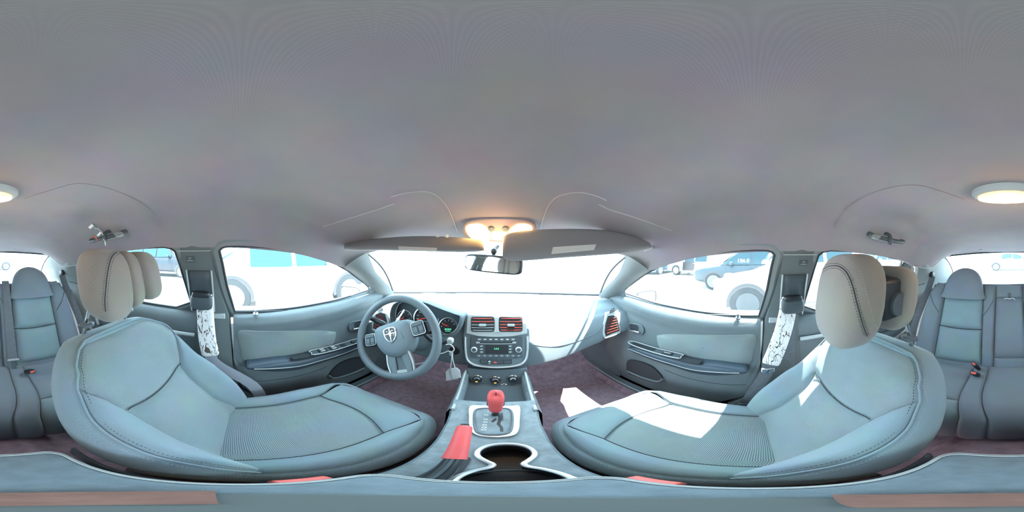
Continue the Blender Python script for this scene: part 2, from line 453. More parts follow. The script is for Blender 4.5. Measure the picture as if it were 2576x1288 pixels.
ridge([(1359,575),(1373,532),(1394,500),(1423,488),(1459,484),(1494,491),(1526,504)])
ridge([(1505,514),(1541,530),(1600,548),(1637,561),(1690,580)])
ridge([(2100,575),(2125,530),(2180,492),(2250,470),(2310,466),(2370,482),(2425,502)], r=0.0015, m=M['liner'])
ridge([(404,575),(378,530),(320,492),(250,468),(190,462),(130,478),(62,500)], r=0.0015, m=M['liner'])

# --- windscreen and rear window
WS_B = [(-0.66, 0.90, -0.262), (-0.45, 1.10, -0.275), (-0.2, 1.22, -0.282), (0, 1.25, -0.284), (0.2, 1.22, -0.282), (0.45, 1.10, -0.275), (0.66, 0.90, -0.262)]
WS_T = [(-0.54, 0.520, 0.010), (-0.36, 0.600, 0.042), (-0.17, 0.634, 0.060), (0, 0.640, 0.066), (0.17, 0.634, 0.060), (0.36, 0.600, 0.042), (0.54, 0.520, 0.010)]
def loft2(a, b, n=8, bul=0.0, bdir=(0, 0, 1)):
    a = smooth_path(a, 4); b = smooth_path(b, 4)
    return [[a[j].lerp(b[j], i / n) + V(bdir) * (bul * sin(pi * i / n)) for j in range(len(a))] for i in range(n + 1)]
wsr = loft2(WS_B, WS_T, 10, 0.035, (0, 0.4, 1))
win1 = tag(mk('window_1', MB().grid(wsr), M['wind'], angle=80), 'wide sloping windscreen glass above the dashboard', 'windscreen', kind='structure')
mk('ceramic_band', MB().tube(smooth_path(WS_B, 6), 0.009, 6), M['rubber'], win1)
for s in (-1, 1):
    mk('edge_seal', MB().tube([r[0 if s < 0 else -1] for r in wsr], 0.006, 6), M['rubber'], win1)
RW_T = [(-0.55, -1.31, 0.004), (-0.28, -1.38, 0.026), (0, -1.405, 0.034), (0.28, -1.38, 0.026), (0.55, -1.31, 0.004)]
RW_B = [(-0.66, -1.90, -0.27), (-0.35, -2.00, -0.27), (0, -2.03, -0.27), (0.35, -2.00, -0.27), (0.66, -1.90, -0.27)]
rwr = loft2(RW_T, RW_B, 10, 0.03, (0, -0.5, 1))
win2 = tag(mk('window_2', MB().grid(rwr), M['wind'], angle=80), 'wide rear window glass behind the back seat headrests', 'rear window', kind='structure')
for s in (-1, 1):
    mk('edge_seal', MB().tube([r[0 if s < 0 else -1] for r in rwr], 0.008, 6), M['rubber'], win2)
mk('edge_seal', MB().tube(smooth_path(RW_T, 6), 0.006, 6), M['rubber'], win2)
# small printed face-like decal in pale grey and red on the rear glass
RB = BVHTree.FromPolygons([p for r in rwr for p in r], [(i * 17 + j, i * 17 + j + 1, (i + 1) * 17 + j + 1, (i + 1) * 17 + j) for i in range(10) for j in range(16)])
def decal(pts, m, name, parent, off=0.004):
    q = [onb(RB, *p, off=off) for p in pts]
    n = (q[1] - q[0]).cross(q[2] - q[0]).normalized() * 0.0008
    return mk(name, MB().prism(q, n), m, parent, smooth=False)
M['dgrey'] = mat('decal_grey_print', (0.42, 0.46, 0.48), 0.6)
M['dred'] = mat('decal_red_print', (0.62, 0.30, 0.30), 0.6)
dec = decal([(2525,657),(2530,651),(2541,649),(2552,651),(2558,656),(2556,661),(2549,660),(2541,661),(2533,661),(2526,660)], M['dgrey'], 'window_sticker', None)
tag(dec, 'small oval grey and red sticker on the rear window', 'sticker')
decal([(2531,662),(2539,662),(2541,668),(2536,667)], M['dred'], 'red_print', dec)
decal([(2543,662),(2551,662),(2547,667),(2542,668)], M['dred'], 'red_print', dec)

# --- side window outline (right side pixels), shared by both front doors
FW = [(1947,641),(1940,633),(1930,630),(1897,629),(1855,631),(1813,635),(1750,643),(1708,651),(1667,667),(1625,690),(1583,721),(1574,730),(1578,766),(1620,775),(1678,783),(1730,787),(1784,790),(1850,792),(1909,792),(1919,760),(1929,726),(1939,674)]
FWP = [onside(*p) for p in FW]
RWP = [onside(*p) for p in [(2057,642),(2068,634),(2087,630),(2130,632),(2171,636),(2217,643),(2264,655),(2256,685),(2246,716)]]
zb = -0.262
RWP += [V((gx(zb), y, zb)) for y in (-0.52, -0.42, -0.30)]
RWP += [onside(*p) for p in [(2019,768),(2033,720),(2047,673)]]
def band(mb, loop, wid, inw=0.0):
    c = sum(loop, V()) / len(loop); out = []
    n = len(loop)
    for i, p in enumerate(loop):
        t = (loop[(i + 1) % n] - loop[i - 1]).normalized(); o = t.cross(SN.normalized())
        if o.dot(p - c) < 0: o = -o
        out.append(p + o * wid + V((-inw, 0, 0)))
    mb.grid([loop, out], cu=True)
    return out
def mirror(mb, s):
    if s > 0: return mb
    mb.v = [V((-p.x, p.y, p.z)) for p in mb.v]; return mb

DOORS = {}
def zbot(y):   # lower edge of the front door card
    return interp([(-0.05, -0.46), (-0.02, -0.60), (0.0, -0.70), (0.06, -0.79), (0.16, -0.86), (0.30, -0.895), (0.60, -0.915), (0.9, -0.92)], y)
def ztop(y):   # belt line
    return interp([(-0.1, -0.268), (0.2, -0.264), (0.45, -0.252), (0.70, -0.225), (0.95, -0.21)], y)
def card_x(y, z):
    """inner surface of the front door card, half width"""
    d = ztop(y) - z
    return interp([(0.0, 0.735), (0.006, 0.716), (0.02, 0.692), (0.05, 0.679), (0.095, 0.683), (0.105, 0.690), (0.27, 0.688), (0.32, 0.672), (0.45, 0.665), (0.55, 0.682), (0.70, 0.705)], d)
for s, who in SIDES:
    n = 1 if s < 0 else 2
    D = thing('door_%d' % n, 'front %s door with grey upper card, cloth insert and window' % who, 'car door', (s * 0.76, 0.4, -0.92), 'car doors', 'structure')
    DOORS[s] = D
    ys = [-0.032 + (0.92 + 0.032) * k / 48 for k in range(49)]
    rows = []
    for j in range(41):
        row = []
        for y in ys:
            zt, zl = ztop(y), zbot(max(y, -0.03)); z = zt + (zl - zt) * (j / 40) ** 1.25
            y2 = y
            row.append(V((card_x(y, z), y2, z)))
        rows.append(row)
    rows.append([p + V((0.07, 0, 0)) for p in rows[-1]])
    cm = MB().grid(rows)
    # rear return edge
    cm.grid([[r[0] for r in rows], [r[0] + V((0.06, -0.004, 0)) for r in rows]])
    mk('door_card', mirror(cm, s), M['door'], D, angle=60)
    # outer skin
    mk('outer_skin', mirror(MB().grid([[V((0.80, y, z)) for y in (-0.06, 0.3, 0.7, 1.0)] for z in (-0.265, -0.5, -0.95)]), s), M['ps'], D)
    mk('sill_seal', mirror(MB().tube([V((gx(ztop(y)) - 0.002, y, ztop(y) + 0.001)) for y in [-0.03 + 0.86 * k / 20 for k in range(21)]], 0.0045, 6), s), M['rubber'], D)
    # glass and frame
    mk('window_pane', mirror(MB().add(FWP, [tuple(range(len(FWP)))]), s), M['glass'], D, smooth=False)
    fm = MB(); loop = [p + V((-0.012, 0, -0.0)) for p in FWP]
    o1 = band(fm, loop, 0.022, 0.004); band(fm, o1, 0.035, -0.02)
    mk('window_frame', mirror(fm, s), M['pillar'], D, angle=30)
    mk('window_seal', mirror(MB().tube([p + V((-0.010, 0, 0)) for p in FWP], 0.0055, 6, closed=True), s), M['rubber'], D)
    # cloth insert
    INS = [(1650,850),(1657,843),(1700,841),(1784,841.6),(1850,841.6),(1903,842),(1899,880),(1886,917),(1830,910),(1765,903),(1710,891),(1662,880)]
    q = [ax(px, py, 0.684) for px, py in INS]
    q = [V((0, p.y, p.z)) for p in q]
    cy = sum(p.y for p in q) / len(q); cz = sum(p.z for p in q) / len(q)
    im = MB(); rings = []
    for k, dx in ((1.0, 0.010), (0.992, 0.0), (0.965, -0.006), (0.7, -0.008), (0.3, -0.008), (0.02, -0.008)):
        rings.append([V((card_x(cy + (p.y - cy) * k, cz + (p.z - cz) * k) + dx, cy + (p.y - cy) * k, cz + (p.z - cz) * k)) for p in smooth_path(q, 5, True)])
    im.grid(rings, cu=True)
    mk('cloth_insert', mirror(im, s), M['doorcloth'], D, angle=60)
    mk('insert_seam', mirror(MB().tube([p + V((-0.001, 0, 0)) for p in rings[0]], 0.003, 5, closed=True), s), M['seam'], D)
    # armrest
    ART = [(1583,869),(1596,862),(1646,878),(1694,891),(1712,896),(1765,904),(1884,918)]
    ARB = [(1586,878),(1599,889),(1640,907),(1705,928),(1784,947),(1850,950),(1880,938)]
    top = smooth_path([ax(*p, 0.672) for p in ART], 6); bot = smooth_path([ax(*p, 0.648) for p in ARB], 6)
    rr = []
    for a, b in zip(top, bot):
        y = (a.y + b.y) / 2; e = min(1, max(0.12, (y + 0.03) / 0.05)) ** 0.5 * min(1, max(0.15, (0.68 - y) / 0.12)) ** 0.5
        wi = 0.052 * e + 0.006
        xa = card_x(a.y, a.z)
        rr.append([V((xa + 0.02, y, a.z + 0.002)), V((xa - 0.004, y, a.z + 0.002)), V((xa - wi * 0.55, y, a.z - 0.004)), V((xa - wi * 0.93, y, a.z - 0.012)), V((xa - wi, y, lerp(a.z, b.z, 0.42))),
                   V((xa - wi * 0.97, y, lerp(a.z, b.z, 0.6))), V((xa - wi * 0.75, y, b.z)), V((xa + 0.02, y, b.z - 0.03))])
    am = MB().grid(rr)
    am.add(rr[0], [tuple(range(8))]); am.add(rr[-1], [tuple(range(8))])
    arm = mk('armrest', mirror(am, s), M['arm'], D, sub=1, angle=80)
    mk('armrest_piping', mirror(MB().tube([r[4] + V((-0.0015, 0, -0.004)) for r in rr[3:-2]], 0.0022, 6), s), M['light'], arm)
    mk('armrest_piping', mirror(MB().tube([r[5] + V((-0.0012, 0, -0.002)) for r in rr[3:-2]], 0.0016, 6), s), M['seam'], arm)
    # pull cup
    pc = MB(); cc = ax(1733, 909, 0.642)
    cup = rrect(0, 0, 0.115, 0.034, 0.016)
    zt = cc.z + 0.006
    pc.prism([V((0.648 + b, cc.y + a, zt + 0.004 - a * 0.02)) for a, b in cup], (0, 0, -0.010))
    mk('pull_cup', mirror(pc, s), M['rubber'], arm)
    # switch plate
    c1 = ax(1606, 873, 0.645); c2 = ax(1690, 897, 0.645)
    zz = lambda y: lerp(c1.z, c2.z, (y - c1.y) / (c2.y - c1.y)) + 0.012
    def plate(y0, y1, x0, x1, up, h, nm, mm, par, bev=0.002):
        b = MB(); b.prism([V((x0, y0, zz(y0) + up)), V((x1, y0, zz(y0) + up)), V((x1, y1, zz(y1) + up)), V((x0, y1, zz(y1) + up))], (0, 0, h))
        return mk(nm, mirror(b, s), mm, par, bevel=bev)
    sw = plate(0.305, 0.60, 0.627, 0.667, -0.010, 0.010, 'switch_panel', M['dkgrey'], arm)
    mk('switch_panel_rim', mirror(MB().tube(smooth_path([V((a, b, zz(b) + 0.0015)) for a, b in ((0.625,0.31),(0.623,0.45),(0.628,0.58),(0.647,0.61),(0.668,0.58),(0.669,0.45),(0.668,0.31),(0.647,0.302))], 5, True), 0.0025, 6, closed=True), s), M['light'], sw)
    if s > 0:
        plate(0.44, 0.585, 0.634, 0.660, 0.0, 0.001, 'finger_pocket', M['black'], sw, 0)
        plate(0.345, 0.395, 0.636, 0.654, 0.0, 0.007, 'window_switch', M['black'], sw)
        plate(0.352, 0.388, 0.641, 0.646, 0.007, 0.001, 'switch_mark', M['light'], sw, 0)
    else:
        for yy in (0.335, 0.395):
            for xx in (0.636, 0.652):
                plate(yy, yy + 0.042, xx - 0.006, xx + 0.007, 0.0, 0.006, 'window_switch', M['black'], sw)
                plate(yy + 0.010, yy + 0.032, xx - 0.004, xx + 0.004, 0.006, 0.001, 'switch_mark', M['light'], sw, 0)
        plate(0.458, 0.486, 0.634, 0.660, 0.0, 0.004, 'lock_switch', M['black'], sw)
        mk('mirror_knob', mirror(MB().lathe([(0.013, 0), (0.013, 0.006), (0.009, 0.012), (0.004, 0.014)], (0.646, 0.535, zz(0.535)), (0, 0, 1), 16), s), M['black'], sw)
    # inner release handle
    hc = ax(1600, 826, 0.688)
    hx = card_x(hc.y, hc.z)
    out = rrect(0, 0, 0.115, 0.062, 0.028, 6)
    bz = mk('handle_recess', mirror(MB().prism([V((hx - 0.006, hc.y + a, hc.z + b - a * 0.12)) for a, b in out], (0.012, 0, 0)), s), M['plastic'], D, bevel=0.003)
    mk('handle_recess_rim', mirror(MB().tube([V((hx - 0.007, hc.y + a, hc.z + b - a * 0.12)) for a, b in out], 0.0035, 6, closed=True), s), M['door'], bz)
    inn = rrect(0.012, 0.006, 0.066, 0.038, 0.016, 5)
    mk('recess_pocket', mirror(MB().prism([V((hx - 0.0075, hc.y + a, hc.z + b - a * 0.12)) for a, b in inn], (0.003, 0, 0)), s), M['rubber'], bz)
    mk('release_lever', mirror(MB().tube([V((hx - 0.014, hc.y + a, hc.z - 0.017 - a * 0.12)) for a in (0.036, 0.02, 0.0, -0.02, -0.034)], [0.006, 0.0075, 0.008, 0.0075, 0.006], 10), s), M['chrome'], bz)
    # lock pin, map pocket, lower seam, speaker grille ridge
    lp = ax(1857, 803, 0.704)
    mk('lock_pin', mirror(MB().lathe([(0.011, -0.006), (0.011, 0.002), (0.005, 0.003), (0.0045, 0.018), (0.003, 0.021)], V((0.694, lp.y, lp.z + 0.012)), (-0.35, 0, 1), 14), s), M['chrome'] if s < 0 else M['plastic'], D)
    MP = [(1581,932),(1600,934),(1640,945),(1660,935),(1672,950),(1664,958),(1640,956),(1610,950),(1585,945)]
    q = [ax(*p, 0.672) for p in [(1583,905),(1610,907),(1640,918),(1660,934),(1671,950),(1660,958),(1635,955),(1605,945),(1583,934)]]
    mp = mk('map_pocket', mirror(MB().prism([V((min(card_x(p.y, p.z), 0.660) - 0.004, p.y, p.z)) for p in smooth_path(q, 3, True)], (0.012, 0, 0)), s), M['rubber'], D)
    lipq = [ax(*p, 0.660) for p in [(1581,932),(1600,941),(1630,952),(1657,958),(1669,952)]]
    mk('pocket_lip', mirror(MB().tube(smooth_path([V((0.652, p.y, p.z)) for p in lipq], 5), 0.006, 8), s), M['door'], mp)
    sq = [ax(*p, 0.668) for p in [(1672,930),(1720,948),(1784,962),(1840,968),(1876,967)]]
    mk('card_seam', mirror(MB().tube(smooth_path([V((card_x(p.y, p.z) - 0.0005, p.y, p.z)) for p in sq], 5), 0.0015, 5), s), M['seam'], D)
    # triangular sail panel at the mirror
    tri = [onside(*p) for p in [(1576,728),(1560,736),(1546,752),(1541,768),(1560,772),(1580,768)]]
    mk('sail_panel', mirror(MB().prism([p + V((-0.02, 0, 0)) for p in tri], (0.012, 0, 0)), s), M['plastic'], D, bevel=0.004)

# --- rear doors
for s, who in SIDES:
    n = 3 if s < 0 else 4
    D = thing('door_%d' % n, 'rear %s side door with plain grey card and window' % who, 'car door', (s * 0.76, -0.6, -0.92), 'car doors', 'structure')
    DOORS[(s, 'r')] = D
    ys = [-1.02 + 0.84 * k / 30 for k in range(31)]
    rows = []
    for d in (0, 0.006, 0.02, 0.05, 0.09, 0.12, 0.16, 0.26, 0.36, 0.45, 0.55, 0.65):
        rows.append([V((interp([(0.0, 0.733), (0.006, 0.718), (0.02, 0.700), (0.05, 0.69), (0.09, 0.688), (0.12, 0.695), (0.16, 0.690), (0.36, 0.675), (0.65, 0.69)], d) - 0.03 * sst((-0.75 - y) / 0.3), y, -0.262 - d - 0.0 * y)) for y in ys])
    mk('door_card', mirror(MB().grid(rows), s), M['door'], D, angle=60)
    mk('outer_skin', mirror(MB().grid([[V((0.80, y, z)) for y in (-1.1, -0.6, -0.1)] for z in (-0.265, -0.5, -0.95)]), s), M['ps'], D)
    pane = RWP
    mk('window_pane', mirror(MB().add(pane, [tuple(range(len(pane)))]), s), M['glass'], D, smooth=False)
    fm = MB(); loop = [p + V((-0.010, 0, 0)) for p in RWP]
    o1 = band(fm, loop, 0.018, 0.004); band(fm, o1, 0.03, -0.02)
    mk('window_frame', mirror(fm, s), M['pillar'], D, angle=30)
    mk('window_seal', mirror(MB().tube([p + V((-0.010, 0, 0)) for p in RWP], 0.005, 6, closed=True), s), M['rubber'], D)
    Q = [onside(*p) for p in [(2273,656),(2290,664),(2299,675),(2290,715),(2283,745),(2240,745),(2250,714)]]
    Q = [V((p.x * 0.985, p.y, p.z)) for p in Q]
    qp = mk('quarter_panel', mirror(MB().prism(Q, (0.01, 0, 0)), s), M['dkgrey'], D, bevel=0.003)
    a_, b_ = onside(2291, 678), onside(2252, 712)
    mk('pressed_rib', mirror(MB().tube(smooth_path([onside(2275,662) * 0.98, onside(2290,670) * 0.98, a_ * 0.98, onside(2285,686) * 0.98, b_ * 0.98], 5), 0.003, 6), s), M['plastic'], qp)
    mk('division_bar', mirror(MB().tube([onside(2266, 656) * 0.985, onside(2246, 716) * 0.985], 0.008, 8), s), M['light'], D)
    lp = V((0.70, -0.80, -0.25))
    mk('lock_pin', mirror(MB().lathe([(0.010, -0.012), (0.010, 0.0), (0.005, 0.002), (0.0045, 0.03), (0.003, 0.033)], lp, (-0.2, 0, 1), 12), s), M['chrome'], D)
    mk('card_ledge', mirror(MB().tube([V((0.682, y, -0.385)) for y in (-0.2, -0.5, -0.8)], 0.010, 8), s), M['light'], D)
    mk('armrest', mirror(MB().blob((0.655, -0.62, -0.50), (0.035, 0.26, 0.028), e=(0.6, 0.6)), s), M['dkgrey'], D)

# --- pillars
tn = 0
def trim(mb, m, label, **k):
    global tn; tn += 1
    return tag(mk('trim_%d' % tn, mb, m, **k), label, 'car trim', kind='structure')
for s, who in SIDES:
    # front pillar between windscreen and side glass
    Wd = [onside(*p) + V((-0.020, 0, 0)) for p in [(1640,681),(1625,690),(1603,705),(1583,721),(1568,735),(1552,752)]]
    Wd = [V((p.x, p.y, p.z)) for p in Wd]
    Wd.insert(0, V((0.602, 0.45, -0.056)))
    Ws = [V((0.530, 0.520, 0.010)), V((0.548, 0.565, -0.035)), V((0.570, 0.62, -0.088)), V((0.595, 0.71, -0.145)), V((0.620, 0.80, -0.20)), V((0.645, 0.88, -0.25)), V((0.655, 0.92, -0.275))]
    a = smooth_path(Wd, 5); b = smooth_path(Ws, 5)
    rows = [[p.lerp(q, k / 8) + V((-0.5, -0.45, 0.1)).normalized() * (0.028 * sin(pi * k / 8)) for p, q in zip(a, b)] for k in range(9)]
    trim(mirror(MB().grid(rows), s), M['pillar'], 'slim pale grey windscreen pillar trim on the %s side' % who, angle=80)
    # centre pillar
    T = thing('trim_%d' % (tn + 1), 'grey centre pillar trim with belt guide on the %s side' % who, 'car trim', (s * 0.66, -0.17, -0.92), kind='structure'); tn += 1
    up = []
    def pcol(a0, a1, z, x):
        return [V((x, lerp(a0, a1, k / 6), z)) + V((-0.012 * sin(pi * k / 6), 0, 0)) for k in range(7)]
    prof = [(0.034, -0.115, -0.250, 0.592), (0.02, -0.112, -0.245, 0.594), (-0.05, -0.105, -0.232, 0.612), (-0.15, -0.085, -0.215, 0.650), (-0.25, -0.060, -0.200, 0.685), (-0.30, -0.05, -0.195, 0.69), (-0.40, -0.045, -0.20, 0.685), (-0.55, -0.035, -0.21, 0.68), (-0.70, -0.01, -0.21, 0.675), (-0.80, 0.05, -0.22, 0.67), (-0.87, 0.10, -0.24, 0.66), (-0.93, 0.13, -0.25, 0.65)]
    rows = []
    for z, y1, y0, x in prof:
        r = pcol(y1, y0, z, x); rows.append([r[0] + V((0.05, 0.004, 0))] + r + [r[-1] + V((0.05, -0.004, 0))])
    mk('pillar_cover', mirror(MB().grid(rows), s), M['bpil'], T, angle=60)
    def px_(z): return interp([(-0.3, 0.69), (-0.25, 0.685), (-0.15, 0.65), (-0.05, 0.612), (0.02, 0.594), (0.052, 0.59)], z) - 0.012
    def pz(y, z, o=0.0): return V((px_(z) - o, y, z))
    mk('cover_joint', mirror(MB().tube([pz(y, 0.012, 0.001) for y in (-0.110, -0.18, -0.243)], 0.002, 6), s), M['light'], T)
    # airbag plate
    ap = mk('airbag_plate', mirror(MB().prism([pz(y, z, 0.001) for y, z in rrect(-0.190, -0.020, 0.034, 0.022, 0.003, 3)], (-0.002, 0, 0)), s), M['dkgrey'], T, bevel=0.0006)
    for bod, dz in (('SRS', 0.0045), ('AIRBAG', -0.0050)):
        mk('lettering', text_mb(bod, 0.0078, V((s * (px_(-0.020 + dz) - 0.0038), -0.190, -0.020 + dz)), (0, -s, 0), (-0.4 * s * 0, 0, 1), 0.0003), M['light'], ap)
    # height adjuster rail and slider
    rl = mk('adjuster_rail', mirror(MB().grid([[pz(y, z, 0.003) for y in (-0.118, -0.145, -0.175, -0.205)] for z in (-0.065, -0.11, -0.16, -0.21, -0.25)]), s), M['dkgrey'], T, solid=0.004)
    for y in (-0.110, -0.208):
        mk('rail_edge', mirror(MB().tube([pz(y, z, 0.005) for z in (-0.062, -0.15, -0.25)], 0.0035, 6), s), M['light'], rl)
    sl = mk('belt_guide', mirror(MB().blob(V((px_(-0.195) - 0.022, -0.155, -0.195)), (0.022, 0.046, 0.034), e=(0.5, 0.6)), s), M['dkgrey'], T)
    mk('guide_button', mirror(MB().blob(V((px_(-0.16) - 0.020, -0.155, -0.162)), (0.016, 0.036, 0.012), e=(0.4, 0.5)), s), M['black'], sl)
    mk('guide_slot', mirror(MB().tube([V((px_(-0.22) - 0.030, y, -0.225)) for y in (-0.188, -0.155, -0.118)], 0.0045, 6), s), M['black'], sl)
    mk('lower_step', mirror(MB().prism([V((0.672, y, z)) for y, z in ((-0.068, -0.262), (-0.12, -0.262), (-0.12, -0.285), (-0.066, -0.285))], (0.02, 0, 0)), s), M['light'], T, bevel=0.002)
    # rear pillar
    cp = [[(0.582, -0.93, -0.030), (0.560, -1.01, -0.035), (0.560, -1.10, -0.035), (0.548, -1.31, 0.030)],
          [(0.584, -0.93, -0.068), (0.560, -1.01, -0.078), (0.562, -1.10, -0.074), (0.552, -1.325, 0.000)],
          [(0.605, -0.94, -0.13), (0.585, -1.05, -0.13), (0.585, -1.17, -0.12), (0.580, -1.46, -0.06)],
          [(0.640, -0.95, -0.20), (0.62, -1.06, -0.19), (0.612, -1.22, -0.18), (0.610, -1.62, -0.13)],
          [(0.665, -0.93, -0.27), (0.64, -1.06, -0.25), (0.635, -1.28, -0.24), (0.650, -1.88, -0.25)],
          [(0.675, -0.90, -0.40), (0.635, -1.02, -0.40), (0.64, -1.28, -0.32), (0.66, -1.9, -0.29)],
          [(0.66, -0.80, -0.70), (0.635, -0.88, -0.70), (0.64, -1.1, -0.6), (0.65, -1.8, -0.5)]]
    a = [smooth_path(r, 5) for r in cp]
    rows = [list(r) for r in zip(*[smooth_path([r[j] for r in a], 4) for j in range(len(a[0]))])]
    C = trim(mirror(MB().grid(rows), s), M['pillar'], 'blue-grey rear pillar trim beside the rear window, %s side' % who, angle=80)
    mk('door_seal', mirror(MB().tube(smooth_path([V((0.575, -0.905, -0.058)), V((0.592, -0.915, -0.12)), V((0.63, -0.91, -0.21)), V((0.665, -0.88, -0.30)), V((0.67, -0.80, -0.50)), V((0.66, -0.72, -0.7))], 5), 0.011, 8), s), M['light'], C)
    mk('trim_joint', mirror(MB().tube(smooth_path([V((0.575, -0.93, -0.069)), V((0.560, -1.01, -0.079)), V((0.548, -1.10, -0.076)), V((0.543, -1.31, 0.000))], 5), 0.003, 6), s), M['light'], C)
    mk('trim_joint', mirror(MB().tube([V((0.632, -0.945, -0.21)), V((0.605, -1.06, -0.20))], 0.002, 6), s), M['seam'], C)

# parcel shelf, bulkhead, floor
shelf = trim(MB().grid([[V((x, y, -0.285)) for x in (-0.68, -0.3, 0, 0.3, 0.68)] for y in (-1.10, -1.5, -2.06)]), M['dash'], 'flat grey parcel shelf under the rear window', solid=0.02)
fl = MB()
rows = []
for x in [-0.80 + 1.6 * k / 40 for k in range(41)]:
    tun = 0.10 * math.exp(-(x / 0.16) ** 4)
    rows.append([V((x, y, -0.94 + tun + (0.05 * sst((abs(x) - 0.6) / 0.06)) + 0.32 * sst((y - 0.85) / 0.5) - 0.0)) for y in [-0.95 + 2.35 * j / 30 for j in range(31)]])
fl.grid(rows)
tag(mk('floor', fl, M['carpet'], angle=70), 'dark brown-black carpeted cabin floor', 'carpet', kind='structure')
fw = MB().grid([[V((x, y, z)) for x in (-0.85, 0, 0.85)] for y, z in ((1.30, -0.42), (1.32, -0.6), (1.36, -1.0))])
trim(fw, M['carpet'], 'dark carpeted front bulkhead under the dashboard')
bn_ = MB().grid([[V((x, 1.24 - 0.34 * (abs(x) / 0.66) ** 2 * (1 - t) + 0.10 + 1.15 * t, -0.300 - 0.10 * t - 0.06 * t * t - 0.05 * (abs(x) / 0.8) ** 3)) for x in [-0.82 + 1.64 * k / 16 for k in range(17)]] for t in [k / 8 for k in range(9)]])
trim(bn_, M['ps'], 'pearl painted bonnet in front of the windscreen', solid=0.01)
bk = MB().grid([[V((x, y, z)) for x in (-0.85, 0, 0.85)] for y, z in ((-2.08, -0.27), (-2.08, -1.0))])
trim(bk, M['carpet'], 'dark panel behind the parcel shelf')
for s, who in SIDES:
    sm = MB().box((0.70 * s, 0.35, -0.905), (0.13, 1.15, 0.03))
    sp = trim(sm, M['plastic'], 'grey door sill plate on the %s side' % who, bevel=0.006)
    mk('sill_edge', MB().tube([V((0.642 * s, y, -0.893)) for y in (-0.2, 0.35, 0.9)], 0.004, 6), M['light'], sp)
    kp = MB().grid([[V((s * x, y, z)) for y, x in ((0.72, 0.69), (0.85, 0.66), (1.0, 0.62), (1.3, 0.58))] for z in (-0.45, -0.7, -0.95)])
    trim(kp, M['plastic'], 'dark kick panel beside the %s footwell' % who)
for s, who in SIDES:
    m_ = MB(); c = (s * 0.38, 0.72, -0.925)
    tag(mk('floor_mat', m_.prism([V((s * 0.38 + a, 0.72 + b, -0.928)) for a, b in rrect(0, 0, 0.42, 0.56, 0.05)], (0, 0, 0.008)), M['mat'], bevel=0.002), 'dark carpet floor mat in the front %s footwell' % who, 'floor mat')

# ================================================================== SEATS
def bplane(v):   # backrest mid line, front face
    return V((0, lerp(-0.03, -0.30, v), lerp(-0.67, -0.215, v)))
BN = V((0, 0.86, 0.51))
PIPE = [(-0.1, 0.185), (0.0, 0.188), (0.2, 0.196), (0.45, 0.202), (0.65, 0.200), (0.80, 0.190), (0.90, 0.170), (0.97, 0.138), (1.0, 0.112)]
WI = [(0.0, 0.138), (0.23, 0.117), (0.45, 0.116), (0.57, 0.124), (0.68, 0.15), (0.80, 0.19), (1.1, 0.3)]
def pipe(v): return interp(PIPE, v)
def wi(v): return interp(WI, v)
def bsurf(a, v):
    """front face of a front backrest; a = across (+ towards the tunnel)"""
    aa = abs(a)
    h = interp([(-0.1, 0.055), (0.0, 0.06), (0.25, 0.068), (0.45, 0.062), (0.65, 0.035), (0.85, 0.012), (1.0, 0.0)], v)
    d = h * sst((aa - 0.10) / 0.085) - 0.020 * sst((aa - 0.175) / 0.04) - 0.030 * max(0, v - 0.86) / 0.14 - 0.010 * (1 - min(1, aa / 0.12) ** 2) * 0.5
    d += 0.012 * sin(pi * max(0, min(1, v / 0.55)))
    p = bplane(v)
    return V((a, p.y + BN.y * d, p.z + BN.z * d))
def puffpatch(fn, f_uv, nu=18, nv=18, h=0.006, n=(0, 0.86, 0.51), deep=0.006):
    """patch of fn over f_uv(s,t) -> (a,v), puffed in the middle and tucked in at its seams"""
    rows = []; n = V(n)
    for i in range(nv + 1):
        t = i / nv; t2 = 0.5 - 0.5 * cos(pi * t); t = 0.5 * t + 0.5 * t2
        row = []
        for j in range(nu + 1):
            s_ = j / nu; s2 = 0.5 - 0.5 * cos(pi * s_); s_ = 0.5 * s_ + 0.5 * s2
            a, v = f_uv(s_, t)
            e = (1 - abs(2 * s_ - 1) ** 9) * (1 - abs(2 * t - 1) ** 9)
            row.append(fn(a, v) + n * (h * e - deep * (1 - e)))
        rows.append(row)
    return MB().grid(rows)
def dashes(path, r=0.0007, on=0.004, off=0.004):
    path = [V(p) for p in path]; mb = MB(); acc = 0; cur = [path[0]]; pen = True
    L = 0
    for p, q in zip(path, path[1:]):
        d = (q - p).length; k = max(1, int(d / 0.0006))
        for i in range(k):
            x = p.lerp(q, i / k); L += d / k
            if (L % (on + off)) < on: cur.append(x)
            else:
                if len(cur) > 1: mb.tube([cur[0], cur[-1]], r, 4)
                cur = []
    return mb

